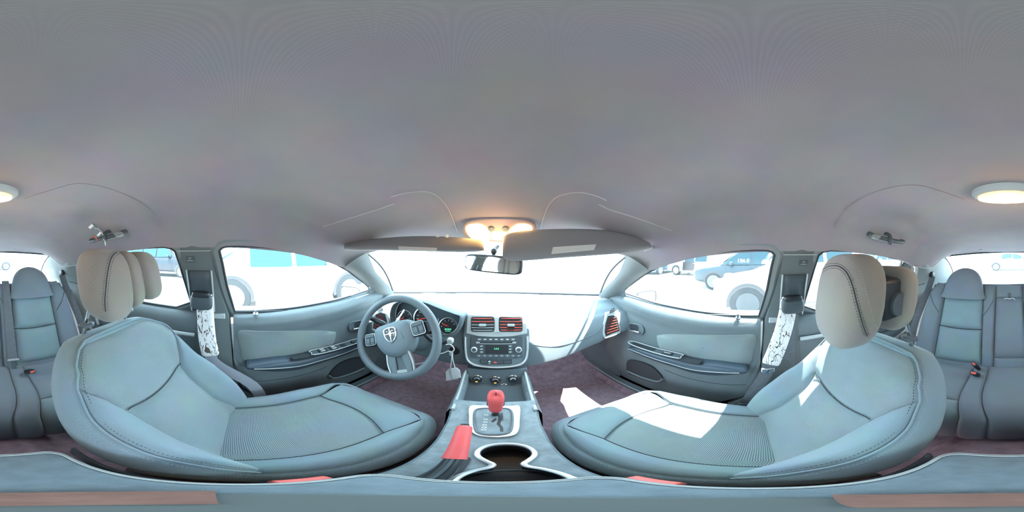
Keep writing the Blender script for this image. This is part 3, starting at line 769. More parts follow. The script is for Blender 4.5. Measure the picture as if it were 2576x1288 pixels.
def front_seat(s, who, dz):
    S = thing('bucket_seat', {-1: 'grey cloth driver seat behind the steering wheel', 1: 'grey cloth front passenger seat crossed by a bright patch of sun'}[s], 'car seat', (s * 0.34, 0.15, -0.93), 'front seats')
    def W(mb):
        mb.v = [V((s * (0.34 - p.x), p.y, p.z + dz)) for p in mb.v]; return mb
    def part(nm, mb, m, par, **k): return mk(nm, W(mb), m, par, **k)
    vs = lambda a: 0.592 - 0.035 * (1 - min(1, abs(a) / 0.125) ** 2)
    # ---- backrest shell first (the border and the back)
    half = [(0.192, -0.04), (0.205, 0.15), (0.216, 0.45), (0.213, 0.66), (0.200, 0.81), (0.175, 0.93), (0.135, 1.005), (0.07, 1.03), (0.0, 1.036)]
    full = [V((a, v, 0)) for a, v in half] + [V((-a, v, 0)) for a, v in half[-2::-1]]
    lp = smooth_path(full, 5)
    rings = []
    for k, dp in ((0.05, -0.022), (0.5, -0.022), (0.80, -0.018), (0.93, -0.004), (0.965, -0.002), (1.0, -0.012), (1.03, -0.035), (1.035, -0.065), (1.01, -0.10), (0.95, -0.125), (0.6, -0.14), (0.05, -0.14)):
        ring = []
        for p in lp:
            cv = 0.5; a = p.x * k; v = cv + (p.y - cv) * (k if k < 1 else 1 + (k - 1) * 0.5)
            base = bsurf(p.x * min(k, 0.98), min(v, 1.02)); pl = bplane(v)
            q = V((a, pl.y, pl.z)) if dp < -0.09 else V((a, base.y, base.z))
            if v > 1.0: q = V((a, bplane(v).y - 0.03 * BN.y, bplane(v).z - 0.03 * BN.z))
            ring.append(q + BN * dp)
        rings.append(ring)
    B = part('backrest', MB().grid(rings), M['seat'], S, angle=80, sub=1)
    # ---- cloth panels
    # w: seam between insert and bolster, limited by the piping
    def lo(s_, t):
        sa = 2 * s_ - 1; v1 = vs(sa * 0.125); v = lerp(-0.02, v1, t); return sa * min(wi(v), pipe(v)), v
    def hi(s_, t):
        sa = 2 * s_ - 1; v0 = vs(sa * 0.125); v = lerp(v0, 0.985, t); return sa * min(wi(v), pipe(v)), v
    li = part('lower_insert', puffpatch(bsurf, lo), M['mesh'], B, angle=70)
    ui = part('upper_insert', puffpatch(bsurf, hi, h=0.007), M['mesh'], B, angle=70)
    for sg in (1, -1):
        def bo(s_, t):
            v = lerp(-0.02, 0.80, t); a0 = wi(v); a1 = pipe(v); return sg * lerp(a0, max(a1, a0 + 0.001), s_), v
        part('side_bolster', puffpatch(bsurf, bo, h=0.007), M['seat'], B, angle=70)
    # seams and piping
    sm = [bsurf(a, vs(a)) + BN * 0.0005 for a in [-0.125 + 0.25 * k / 20 for k in range(21)]]
    part('lumbar_seam', MB().tube(sm, 0.0016, 5), M['seam'], B)
    pl = []
    for v in [k / 30 for k in range(31)]:
        pl.append(V((pipe(v) + 0.003, v, 0)))
    loop = [(p.x, p.y) for p in pl] + [(0.085, 1.008), (0.04, 1.014), (0, 1.016), (-0.04, 1.014), (-0.085, 1.008)] + [(-p.x, p.y) for p in pl[::-1]]
    pts = [bsurf(a, min(v, 1.0)) + (bplane(v) - bplane(min(v, 1.0))) + BN * 0.0025 for a, v in loop]
    part('piping', MB().tube(pts, 0.0028, 6), M['seat'], B)
    for k, of in ((0.955, 0.004), (1.045, 0.0)):
        pts2 = [bsurf(a * k, min(v * (0.99 if k < 1 else 1.0), 1.0)) + (bplane(v) - bplane(min(v, 1.0))) * (1 if k > 1 else 0) + BN * of for a, v in loop]
        part('stitching', dashes(pts2), M['seam'] if k < 1 else M['stitch'], B, kind='stuff')
    # ---- cushion
    CZ = [(-0.12, -0.685), (-0.05, -0.675), (0.08, -0.662), (0.22, -0.648), (0.33, -0.640), (0.385, -0.648), (0.42, -0.672), (0.445, -0.715)]
    CE = [(-0.12, 0.195), (0.0, 0.202), (0.12, 0.208), (0.25, 0.208), (0.33, 0.198), (0.38, 0.175), (0.42, 0.13), (0.445, 0.06), (0.452, 0.0)]
    def csurf(a, y):
        aa = abs(a)
        h = interp([(-0.12, 0.02), (0.0, 0.030), (0.2, 0.034), (0.32, 0.020), (0.42, 0.0)], y)
        z = interp(CZ, y) + h * sst((aa - 0.10) / 0.07) - 0.022 * sst((aa - 0.165) / 0.05) - 0.006 * (1 - min(1, aa / 0.13) ** 2)
        return V((a, y, z))
    ysm = lambda a: 0.255 + 0.05 * (1 - min(1, abs(a) / 0.134) ** 2)
    UP = (0, 0.12, 1)
    half = [(0.195, -0.12), (0.206, 0.0), (0.214, 0.12), (0.215, 0.25), (0.206, 0.335), (0.184, 0.392), (0.137, 0.434), (0.07, 0.453), (0.0, 0.457)]
    full = [V((a, y, 0)) for a, y in half] + [V((-a, y, 0)) for a, y in half[-2::-1]]
    lp = smooth_path(full, 5)
    rings = []
    for k, dn in ((0.90, 0.004), (0.95, 0.002), (1.0, 0.010), (1.03, 0.035), (1.035, 0.07), (1.0, 0.115), (0.97, 0.14)):
        ring = []
        for p in lp:
            a = p.x * k; y = 0.1 + (p.y - 0.1) * k
            b_ = csurf(p.x * 0.97, min(0.1 + (p.y - 0.1) * min(k, 0.97), 0.43))
            ring.append(V((a, y, max(b_.z, -0.70) - dn)))
        rings.append(ring)
    C = part('cushion', MB().grid(rings), M['seat'], S, angle=80, sub=1)
    def ci(s_, t):
        sa = 2 * s_ - 1; return sa * 0.134, lerp(-0.10, ysm(sa * 0.134), t)
    part('cushion_insert', puffpatch(csurf, ci, n=UP), M['mesh'], C, angle=70)
    def cf(s_, t):
        sa = 2 * s_ - 1; y0 = ysm(sa * 0.134); y1 = lerp(0.432, 0.368, abs(sa) ** 2.5)
        y = lerp(y0, y1, t); return sa * (0.134 + 0.03 * t), y
    part('thigh_panel', puffpatch(csurf, cf, n=(0, 0.5, 0.9)), M['seat'], C, angle=70)
    for sg in (1, -1):
        def cb(s_, t):
            y = lerp(-0.10, 0.365, t); a0 = 0.134 + 0.032 * sst((y - 0.25) / 0.1); a1 = max(interp(CE, y) * 0.955, a0 + 0.002); return sg * lerp(a0, a1, s_), y
        part('cushion_bolster', puffpatch(csurf, cb, n=UP), M['seat'], C, angle=70)
    part('cushion_seam', MB().tube([csurf(a, ysm(a)) for a in [-0.134 + 0.268 * k / 16 for k in range(17)]], 0.0016, 5), M['seam'], C)
    for sg in (1, -1):
        part('cushion_seam', MB().tube([csurf(sg * (0.134 + 0.03 * sst((y - 0.25) / 0.1)), y) for y in [-0.1 + 0.45 * k / 24 for k in range(25)]], 0.0015, 5), M['seam'], C)
    pts = [V((p.x * 0.965, 0.1 + (p.y - 0.1) * 0.965, max(csurf(p.x * 0.97, min(0.1 + (p.y - 0.1) * 0.965, 0.43)).z, -0.70) - 0.0025)) for p in lp]
    part('cushion_stitching', dashes(pts), M['stitch'], C, kind='stuff')
    # ---- seat base, rails, side shield
    bm_ = MB().prism([V((a, y, -0.80)) for a, y in ((0.17, -0.12), (0.185, 0.3), (-0.185, 0.3), (-0.17, -0.12))], (0, 0, -0.09 - dz))
    part('seat_frame', bm_, M['black'], S, bevel=0.01)
    for sg in (1, -1):
        rb = MB().box((sg * 0.165, 0.13, -0.905 - dz), (0.035, 0.56, 0.03))
        part('seat_rail', rb, M['dkgrey'], S, bevel=0.004)
    sh = [(0.215, -0.22, -0.62), (0.222, -0.08, -0.70), (0.226, 0.10, -0.745), (0.224, 0.26, -0.76), (0.21, 0.36, -0.775)]
    shm = MB().grid([[V(p) for p in smooth_path(sh, 4)], [p + V((0.004, 0, -0.045)) for p in smooth_path(sh, 4)], [p + V((-0.002, 0.0, -0.085)) for p in smooth_path(sh, 4)]])
    part('side_shield', shm, M['dkgrey'], S, solid=0.006)
    shm = MB().grid([[V((-p.x - 0.004, p.y, p.z)) for p in smooth_path(sh, 4)], [V((-p.x - 0.008, p.y, p.z - 0.045)) for p in smooth_path(sh, 4)], [V((-p.x - 0.002, p.y, p.z - 0.085)) for p in smooth_path(sh, 4)]])
    part('side_shield', shm, M['dkgrey'], S, solid=0.006)
    return S, W

for s, who in SIDES:
    dz = 0.0 if s < 0 else -0.036
    S, W = front_seat(s, who, dz)
    def part(nm, mb, m, par, **k): return mk(nm, W(mb), m, par, **k)
    H = part('headrest_post', MB(), M['chrome'], S) if False else None
    # head restraint: pads, posts, sockets
    def post(a, ytop, ztop):
        return smooth_path([V((a, -0.375, -0.26)), V((a, -0.362, -0.20)), V((a, -0.352, -0.165)), V((a, -0.338, -0.12)), V((a, ytop, ztop))], 4)
    def padshape(pz):
        def f(p):
            # fuller at the top, narrowing to the chin
            k = p.z / pz
            return V((p.x * (1 - 0.16 * max(0, -k) ** 1.5), p.y + 0.014 * k * k * 0 - 0.018 * k, p.z))
        return f
    if s < 0:
        hr = part('headrest', MB().blob((0.052, -0.318, -0.078), (0.066, 0.060, 0.094), e=(0.62, 0.62), nu=32, nv=20, fn=padshape(0.094)), M['rest'], S, angle=80)
        p2 = part('headrest_layer', MB().blob((-0.030, -0.312, -0.072), (0.036, 0.052, 0.083), e=(0.75, 0.7), nu=28, nv=18, fn=padshape(0.083)), M['rest'], hr, angle=80)
        part('headrest_layer', MB().blob((-0.086, -0.296, -0.066), (0.046, 0.055, 0.075), e=(0.62, 0.62), nu=28, nv=18, fn=padshape(0.075)), M['rest'], hr, angle=80)
    else:
        cpad = V((-0.014, -0.224, -0.072)); Rz = Matrix.Rotation(rad(8), 3, 'Z')
        shp = dict(e=(0.62, 0.62), nu=32, nv=20, fn=padshape(0.118))
        hr = part('headrest', MB().blob(cpad, (0.124, 0.058, 0.118), R=Rz, **shp), M['rest'], S, angle=80)
        part('headrest_shell', MB().blob((0.002, -0.352, -0.082), (0.108, 0.030, 0.092), e=(0.5, 0.55), nu=32, nv=18, fn=padshape(0.092)), M['rest'], hr, angle=80)
        mech = part('headrest_mechanism', MB().box((0.0, -0.300, -0.070), (0.165, 0.070, 0.105)), M['black'], hr, bevel=0.01)
        part('mechanism_spring', MB().lathe([(0.030, -0.02), (0.034, 0), (0.030, 0.02)], (0.070, -0.318, -0.085), (1, 0, 0), 20), M['dkgrey'], mech)
        part('mechanism_label', MB().box((0.086, -0.318, -0.098), (0.003, 0.022, 0.03), Matrix.Rotation(rad(25), 3, 'X')), M['paper'], mech)
    # seam line and stitches lying on the pad
    pad_c, pad_r = (V((0.052, -0.318, -0.078)), (0.066, 0.060, 0.094)) if s < 0 else (V((-0.014, -0.224, -0.072)), (0.124, 0.058, 0.118))
    bb = W(MB().blob(pad_c, pad_r, R=(None if s < 0 else Matrix.Rotation(rad(8), 3, 'Z')), e=(0.62, 0.62), nu=64, nv=40, fn=padshape(pad_r[2])))
    bv = BVHTree.FromPolygons(bb.v, bb.f)
    sp_ = [(305,630),(291,636),(280,650),(272,680),(267,720),(264,760),(266,786)] if s < 0 else [(2066,680),(2085,670),(2108,670),(2128,684),(2143,715),(2156,765),(2170,815),(2182,848)]
    sp_ = [(q.x, q.y) for q in smooth_path([V((*p, 0)) for p in sp_], 8)]
    for off, kind in ((0.0, 0), (-6, 1), (6, 1), (30, 2)):
        if kind == 2 and s < 0: continue
        path = []
        for (px, py), (qx, qy) in zip(sp_, sp_[1:]):
            l = sqrt((qx - px) ** 2 + (qy - py) ** 2); nx, ny = (qy - py) / l, -(qx - px) / l
            h = onb(bv, px + nx * off * (1 if True else 1), py + ny * off, 0.0005)
            if h: path.append(h)
        if len(path) > 3:
            if kind == 0: mk('pad_seam', MB().tube(path, 0.0013, 5), M['seam'], hr)
            else: mk('pad_stitching', dashes(path, 0.0007, 0.003, 0.003), M['seam'] if kind == 1 else M['stitch'], hr, kind='stuff')
    for a in (0.085, -0.085):
        po = part('headrest_post', MB().tube(post(a, -0.33, -0.10), 0.0062, 12), M['chrome'], S)
        part('post_socket', MB().lathe([(0.023, -0.004), (0.024, 0.002), (0.021, 0.007), (0.010, 0.009)], V((a, -0.360, -0.203)), (0, -0.3, 1), 20), M['dkgrey'], po)

# ------------------------------------------------------------------ rear bench
RBK = thing('rear_bench', 'blue-grey cloth rear bench seat with two humped headrests', 'car seat', (0, -0.75, -0.93))
def rpl(v): return V((0, lerp(-0.83, -1.10, v), lerp(-0.665, -0.215, v)))
RN = V((0, 0.857, 0.515))
def rsurf(x, v):
    ax_ = abs(x); d = 0
    d += 0.030 * sst((ax_ - 0.40) / 0.12) - 0.015 * sst((0.12 - ax_) / 0.06) * 0
    d += 0.012 * sin(pi * min(1, max(0, v)))
    p = rpl(v); return V((x, p.y + RN.y * d, p.z + RN.z * d))
def rp(nm, x0, x1, v0, v1, m, par, h=0.010, deep=0.010, **k):
    return mk(nm, puffpatch(rsurf, lambda a, t: (lerp(x0(lerp(v0, v1, t)) if callable(x0) else x0, x1(lerp(v0, v1, t)) if callable(x1) else x1, a), lerp(v0, v1, t)), n=RN, h=h, deep=deep, **k), m, par, angle=70)
# backing body
bkm = MB(); rings = []
for dp, kk in ((-0.012, 1.0), (-0.03, 1.01), (-0.12, 1.0)):
    ring = []
    for x, v in [(-0.555, -0.08), (-0.56, 0.4), (-0.55, 0.85), (-0.53, 1.0), (-0.45, 1.05), (0, 1.055), (0.45, 1.05), (0.53, 1.0), (0.55, 0.85), (0.56, 0.4), (0.555, -0.08)]:
        ring.append(rsurf(x * kk, v) + RN * dp)
    rings.append(ring)
bkm.grid(rings); bkm.grid([[rsurf(lerp(-1, 1, j / 30) * interp([(-0.08, 0.553), (0.4, 0.558), (0.85, 0.548), (1.05, 0.45)], v), v) + RN * -0.016 for j in range(31)] for v in [-0.08 + 1.13 * i / 14 for i in range(15)]])
RBB = mk('seat_back', bkm, M['rear'], RBK, angle=60)
for s in (-1, 1):
    ipan = lambda v: s * lerp(0.155, 0.178, v); opan = lambda v: s * lerp(0.420, 0.440, v)
    lp_ = rp('backrest_panel', ipan, opan, 0.02, 0.44, M['rearmesh'], RBB)
    rp('backrest_panel', ipan, opan, 0.445, 0.885, M['rearmesh'], RBB)
    rp('inner_bolster', lambda v: s * 0.092, lambda v: s * lerp(0.150, 0.172, v), -0.03, 1.03, M['rear'], RBB, h=0.014)
    rp('outer_bolster', lambda v: s * lerp(0.425, 0.445, v), lambda v: s * interp([(0, 0.550), (0.5, 0.555), (0.85, 0.545), (1.03, 0.51)], v), -0.03, 1.03, M['rear'], RBB, h=0.014)
    mk('diagonal_seam', MB().tube([rsurf(s * 0.445, 0.60) + RN * 0.018, rsurf(s * 0.49, 0.70) + RN * 0.018, rsurf(s * 0.535, 0.84) + RN * 0.016], 0.0014, 5), M['seam'], RBB)
    mk('diagonal_seam', MB().tube([rsurf(s * 0.165, 0.60) + RN * 0.018, rsurf(s * 0.13, 0.70) + RN * 0.018, rsurf(s * 0.095, 0.84) + RN * 0.016], 0.0014, 5), M['seam'], RBB)
    mk('lumbar_crease', MB().tube([rsurf(s * lerp(0.165, 0.432, k / 8), 0.445 - 0.015 * sin(pi * k / 8)) + RN * 0.003 for k in range(9)], 0.0022, 5), M['seam'], RBB)
    # humped headrest grown out of the backrest
    rows = []
    hc = s * 0.306
    for k in range(25):
        t = 1 - (1 - k / 24) ** 2.2; zz = lerp(-0.275, -0.082, t)
        hw = 0.132 * (1 - t ** 3.2) ** 0.5 * (1 + 0.16 * (1 - t) ** 6) + 0.001
        yb = lerp(-1.055, -1.145, t); th = 0.045 * (1 - t ** 4) ** 0.5 + 0.002
        row = []
        for j in range(24):
            an = 2 * pi * j / 24; c_, s__ = cos(an), sin(an)
            row.append(V((hc + hw * math.copysign(abs(c_) ** 0.65, c_), yb + th * math.copysign(abs(s__) ** 0.65, s__) + 0.02, zz)))
        rows.append(row)
    hh = mk('rear_headrest', MB().grid(rows, cu=True), M['rear'], RBK, angle=80)
    mk('piping', MB().tube([V((hc + 0.128 * cos(an) * (1 if abs(cos(an)) < 0.99 else 1), lerp(-1.055, -1.145, sin(an)) + 0.02 + 0.030 - 0.02 * sin(an), -0.275 + 0.183 * sin(an))) for an in [pi * k / 24 for k in range(25)]], 0.003, 6), M['rear'], hh)
# centre panel (fold-down armrest) and its small strap
rp('centre_panel', -0.088, 0.088, -0.03, 0.10, M['rear'], RBB, h=0.012)
ca = rp('centre_armrest', -0.088, 0.088, 0.105, 0.855, M['rear'], RBB, h=0.016)
rp('centre_panel', -0.088, 0.088, 0.86, 1.03, M['rear'], RBB, h=0.014)
st = rsurf(0.0, 0.88) + RN * 0.018
mk('pull_strap', MB().box(st, (0.020, 0.006, 0.035), Matrix.Rotation(rad(-30), 3, 'X')), M['belt'], ca)
strp = MB().tube(smooth_path([st + V(p) for p in ((-0.035, 0.012, -0.028), (-0.02, 0.014, -0.016), (0, 0.016, -0.021), (0.018, 0.014, -0.017), (0.034, 0.012, -0.022))], 5), 0.0022, 6)
tag(mk('white_wire', strp, M['white']), 'short white wire tied at the pull strap of the rear centre armrest', 'wire')
# bench cushion
RZ = [(-0.90, -0.70), (-0.82, -0.672), (-0.65, -0.645), (-0.52, -0.632), (-0.45, -0.648), (-0.415, -0.69), (-0.40, -0.76), (-0.405, -0.84), (-0.42, -0.89)]
def rcu(x, t):
    k = t * (len(RZ) - 1); i = min(int(k), len(RZ) - 2); f = k - i
    a = V((0, *RZ[max(i - 1, 0)])); b = V((0, *RZ[i])); c = V((0, *RZ[i + 1])); d = V((0, *RZ[min(i + 2, len(RZ) - 1)]))
    p = 0.5 * (2 * b + (c - a) * f + (2 * a - 5 * b + 4 * c - d) * f * f + (3 * b - a - 3 * c + d) * f ** 3)
    e = sst((abs(x) - 0.53) / 0.08)
    dip = -0.012 * math.exp(-((abs(x) - 0.32) / 0.12) ** 2)
    return V((x, p.y - 0.05 * e * (1 if t > 0.5 else 0), p.z - 0.03 * e + dip))
RCB = mk('bench_cushion', MB().grid([[rcu(-0.62 + 1.24 * j / 40, i / 32) - V((0, 0.006, 0.008)) for j in range(41)] for i in range(33)]), M['rear'], RBK, angle=80)
def nrm(t):
    a = rcu(0, max(0, t - 0.02)); b = rcu(0, min(1, t + 0.02)); d = (b - a).normalized(); return V((0, -d.z, d.y))
def cpatch(nm, x0, x1, t0, t1, m, h=0.008, deep=0.006):
    rows = []
    for i in range(25):
        tt = 0.5 * (i / 24) + 0.5 * (0.5 - 0.5 * cos(pi * i / 24)); t = lerp(t0, t1, tt); row = []
        for j in range(17):
            u = 0.5 * (j / 16) + 0.5 * (0.5 - 0.5 * cos(pi * j / 16)); a, b = x0(t), x1(t)
            e = (1 - abs(2 * u - 1) ** 9) * (1 - abs(2 * tt - 1) ** 12)
            row.append(rcu(lerp(a, b, u), t) + nrm(t) * (h * e - deep * (1 - e)))
        rows.append(row)
    return mk(nm, MB().grid(rows), m, RCB, angle=70)
sx = lambda t: interp([(0, 0.19), (0.3, 0.18), (0.6, 0.145), (1, 0.15)], t)
mx2 = lambda t: interp([(0, 0.12), (0.3, 0.105), (0.6, 0.065), (1, 0.07)], t)
for s in (-1, 1):
    cpatch('seat_panel', lambda t: s * sx(t), lambda t: s * 0.46, 0.12, 0.40, M['rear'])
    cpatch('seat_front_panel', lambda t: s * sx(t), lambda t: s * 0.46, 0.405, 1.0, M['rearmesh'])
    cpatch('seat_bolster', lambda t: s * 0.465, lambda t: s * 0.61, 0.08, 1.0, M['rear'])
    cpatch('inner_panel', lambda t: s * mx2(t), lambda t: s * (sx(t) - 0.004), 0.10, 1.0, M['rear'])
cpatch('middle_panel', lambda t: -mx2(t) + 0.002, lambda t: mx2(t) - 0.002, 0.08, 1.0, M['rear'])
# rear belts
def buckle(pos, d, label, grp='rear seat buckles'):
    d = V(d).normalized(); B = thing('seat_belt_buckle', label, 'belt buckle', V(pos), grp)
    Rq = d.to_track_quat('Z', 'Y').to_matrix()
    mk('buckle_body', MB().blob(V(pos) + d * 0.022, (0.019, 0.011, 0.030), R=Rq, e=(0.4, 0.5)), M['black'], B)
    mk('release_button', MB().box(V(pos) + d * 0.047, (0.024, 0.013, 0.014), Rq), M['redbtn'], B, bevel=0.003)
    return B
buckle((0.155, -0.765, -0.640), (0.25, 0.25, 0.7), 'black belt buckle with red button in the bench crease behind the passenger seat')
buckle((0.148, -0.70, -0.635), (0.1, 0.45, 0.55), 'black belt buckle with red button lying on the bench behind the passenger seat')
buckle((-0.185, -0.715, -0.632), (-0.15, 0.6, 0.35), 'black belt buckle with red button on the bench behind the driver seat')
for s, who in SIDES:
    Bt = thing('rear_seat_belt', 'grey rear seat belt hanging beside the bench on the %s side' % who, 'seat belt', (s * 0.60, -0.9, -0.70), 'rear outer seat belts')
    e0 = onside(2350, 693) * 1.0
    P = [V((s * 0.572, -1.125, -0.150)), V((s * 0.577, -1.085, -0.22)), V((s * 0.584, -1.00, -0.33)), V((s * 0.592, -0.905, -0.46)), V((s * 0.592, -0.845, -0.63))]
    mk('belt_strap', MB().ribbon(smooth_path(P, 6), (0.80 * s, 0.55, 0.30), 0.046, 0.0015), M['belt'], Bt, solid=0)
    ex = mk('belt_exit', MB().blob(V((s * 0.578, -1.128, -0.135)), (0.016, 0.024, 0.020), e=(0.6, 0.6)), M['black'], Bt)
    mk('belt_tongue', MB().box(V((s * 0.592, -0.842, -0.640)), (0.045, 0.04, 0.014)), M['dkgrey'], Bt, bevel=0.004)
Bt = thing('rear_seat_belt', 'grey centre belt lying down the rear backrest behind the driver seat', 'seat belt', (-0.135, -0.8, -0.66))
P = [rsurf(-0.135, v) + RN * 0.034 for v in (1.04, 0.85, 0.6, 0.35, 0.12, 0.06)]
P = [P[0] + V((0, -0.05, 0.0))] + P
mk('belt_strap', MB().ribbon(smooth_path(P, 5), (1, 0, 0), 0.048, 0.0015), M['belt'], Bt)
tq = rsurf(-0.135, 0.07) + RN * 0.040
mk('belt_tongue', MB().box(tq, (0.062, 0.012, 0.012)), M['light'], Bt, bevel=0.004)
mk('tongue_blade', MB().box(tq + V((0, 0.022, -0.034)), (0.024, 0.003, 0.05), Matrix.Rotation(rad(30), 3, 'X')), M['chrome'], Bt)

# ================================================================== DASHBOARD
DA = thing('dashboard', 'grey moulded dashboard with radio stack, round gauges and red-striped vents', 'dashboard', (0, 0.95, -0.62))
def yl(x): return interp([(-0.72, 0.73), (-0.6, 0.765), (-0.3, 0.79), (0, 0.80), (0.3, 0.79), (0.55, 0.755), (0.72, 0.70)], x)
def zl(x): return interp([(-0.72, -0.31), (-0.5, -0.315), (-0.13, -0.318), (0.13, -0.318), (0.5, -0.315), (0.72, -0.31)], x)
def zlow(x): return interp([(-0.72, -0.52), (-0.5, -0.56), (-0.2, -0.60), (0.0, -0.60), (0.15, -0.605), (0.28, -0.585), (0.49, -0.515), (0.63, -0.468), (0.72, -0.45)], x)
def dsec(x):
    yb = 1.25 - 0.35 * (min(abs(x), 0.66) / 0.66) ** 2 - 0.01; zb_ = -0.290; a, b, c = yl(x), zl(x), zlow(x)
    k = max(0.25, min(1, (b - c - 0.03) / 0.25))
    pts = [(yb, zb_), (lerp(yb, a, 0.5), -0.276), (a + 0.07, b + 0.020), (a + 0.02, b + 0.004), (a - 0.012, b - 0.020), (a - 0.030, b - 0.055 * k), (a - 0.048, b - 0.12 * k), (a - 0.058, b - 0.18 * k), (a - 0.062, c + 0.020), (a - 0.052, c + 0.004), (a - 0.01, c - 0.004), (a + 0.25, c - 0.02)]
    return [V((x, y, z)) for y, z in pts]
def dsm(x): return smooth_path(dsec(x), 4)
xs = [-0.705 + 1.41 * k / 60 for k in range(61)]
dm = MB().grid([dsm(x) for x in xs])
for e in (0, -1): dm.add(dsm(xs[e]), [tuple(range(len(dsm(0))))])
DB = BVHTree.FromPolygons(dm.v, dm.f)
dbody = mk('dash_body', dm, M['dash'], DA, angle=50)
def ond(px, py, off=0.0):
    r = ray(px, py); h = DB.ray_cast(V((0, 0, 0)), r)
    return None if h[0] is None else h[0] - r * off
def dline(pts, r, m, nm, par=dbody, off=0.001):
    q = [ond(*p, off=off) for p in pts]; q = [p for p in q if p]
    if len(q) > 1: return mk(nm, MB().tube(smooth_path(q, 5), r, 6), m, par)
# glove box crease and lower lip
dline([(1345,868),(1390,872),(1440,862),(1490,842),(1515,822),(1526,800),(1530,780)], 0.0022, M['plastic'], 'moulded_crease')
dline([(1345,925),(1400,906),(1450,888),(1500,866),(1535,850)], 0.004, M['plastic'], 'glove_box_edge')
dline([(1164,850),(1166,880),(1167,921)], 0.0016, M['seam'], 'panel_gap')
dline([(1330,800),(1331,850),(1328,920)], 0.0016, M['seam'], 'panel_gap')

CP, CN = V((0, 0.748, -0.33)), V((0, -0.965, 0.262)).normalized()
def cs(px, py, o=0.0):
    return apl(px, py, CP, CN) + CN * o
def csl(pts, depth, o=0.0): return MB().prism([cs(*p, o) for p in pts], CN * depth)
def rr_px(x0, y0, x1, y1, r, n=4): return rrect((x0 + x1) / 2, (y0 + y1) / 2, x1 - x0, y1 - y0, r, n)
bez = mk('centre_bezel', csl([(1180,790),(1215,788),(1250,787),(1290,788),(1320,790),(1330,800),(1332,850),(1328,905),(1312,921),(1250,927),(1190,922),(1171,907),(1165,850),(1170,800)], -0.05, 0.004), M['dash'], DA, bevel=0.004)
mk('bezel_trim', MB().tube(smooth_path([cs(*p, 0.007) for p in [(1171,846),(1172,880),(1178,905),(1200,918),(1250,923),(1300,918),(1320,905),(1326,880),(1326,846)]], 5), 0.0055, 8), M['silver'], bez)
mk('vent_surround', csl([(1182,790),(1322,790),(1326,838),(1290,845),(1250,847),(1205,845),(1173,838),(1176,800)], 0.010, 0.004), M['light'], bez, bevel=0.004)
for i, (x0, x1) in enumerate(((1187, 1243), (1256, 1313))):
    vt = thing('air_vent', ('left' if False else '') or ('centre air vent with two red fin strips beside the gauges' if i == 0 else 'centre air vent with every fin striped red'), 'air vent', cs((x0 + x1) / 2, 833, 0.006), 'dashboard air vents') if False else None
    rec = mk('air_vent', csl(rr_px(x0 - 1, 796, x1, 833, 6), 0.003, 0.0135), M['black'], DA, label='centre vent with two red-striped fins' if i == 0 else 'centre vent with all fins striped red')
    for k, yy in enumerate((800, 808, 815.5, 822.5, 829)):
        red = i == 1 or k < 2
        ins = 4 if k in (0, 4) else 1
        mk('vent_fin', MB().tube([cs(lerp(x0 + ins, x1 - ins, t), yy + 0.6 * sin(pi * t), 0.0185) for t in (0, 0.25, 0.5, 0.75, 1)], 0.0026 if red else 0.0016, 6), M['strip'] if red else M['light'], rec)
    cx = (x0 + x1) / 2
    mk('vent_tab', csl(rr_px(cx - 9, 813, cx + 9, 819, 2), 0.006, 0.020), M['light'], rec, bevel=0.001)
mk('vent_divider', csl([(1243,796),(1256,796),(1254,805),(1254,825),(1257,834),(1242,834),(1245,825),(1245,805)], 0.008, 0.014), M['light'], bez, bevel=0.002)
# radio
rad_ = mk('radio', csl(rr_px(1185, 846, 1313, 898, 2), 0.006, 0.006), M['dkgrey'], DA, bevel=0.001)
mk('radio_screen', csl(rr_px(1221, 866, 1279, 888, 1.5), 0.0015, 0.012), M['black'], rad_)
mk('clock_digits', text_mb('2:53', 0.0125, cs(1249, 875.5, 0.0145), (1, 0, 0), (0, 0.26, 0.96), 0.0002), M['green'], rad_)
for px in (1194, 1303):
    kn = mk('volume_knob' if px < 1250 else 'tuning_knob', MB().lathe([(0.0145, 0), (0.0145, 0.010), (0.0125, 0.012), (0.001, 0.012)], cs(px, 877, 0.012), CN, 24), M['silver'], rad_)
    mk('knob_cap', MB().lathe([(0.0095, 0.012), (0.0090, 0.0135), (0.001, 0.0135)], cs(px, 877, 0.012), CN, 20), M['dkgrey'], kn)
for k in range(7):
    px = 1207 + k * 13.8
    bt = mk('radio_button', csl(rr_px(px - 5.5, 849, px + 5.5, 855, 1), 0.002, 0.012), M['plastic'], rad_)
    mk('button_mark', csl(rr_px(px - 3.5, 851.3, px + 3.5, 853, 0.5, 2), 0.0006, 0.0138), M['mark'], bt)
mk('disc_slot', csl(rr_px(1207, 859, 1289, 861.5, 1, 2), 0.001, 0.012), M['black'], rad_)
mk('slot_edge', csl(rr_px(1207, 861.8, 1289, 863, 0.4, 2), 0.002, 0.012), M['light'], rad_)
for px in (1203, 1293):
    mk('slot_key', csl(rr_px(px - 4.5, 858, px + 4.5, 862, 1, 2), 0.003, 0.012), M['light'], rad_)
for px in (1212, 1283):
    for py in (869, 876.5, 883.5):
        bt = mk('radio_button', csl(rr_px(px - 5, py - 2.4, px + 5, py + 2.4, 1), 0.002, 0.012), M['plastic'], rad_)
        mk('button_mark', csl(rr_px(px - 2.6, py - 0.8, px + 2.6, py + 0.6, 0.4, 2), 0.0006, 0.0138), M['mark'], bt)
for k in range(8):
    px = 1206 + k * 14
    bt = mk('preset_button', csl(rr_px(px - 6, 890, px + 6, 896, 1), 0.002, 0.012), M['plastic'], rad_)
    mk('button_mark', csl(rr_px(px - 1.3, 892, px + 1.3, 893.5, 0.4, 2), 0.0006, 0.0138), M['mark'], bt)
hz = mk('switch_row', csl(rr_px(1208, 903, 1287, 914, 1.5), 0.003, 0.006), M['black'], DA, bevel=0.0008)
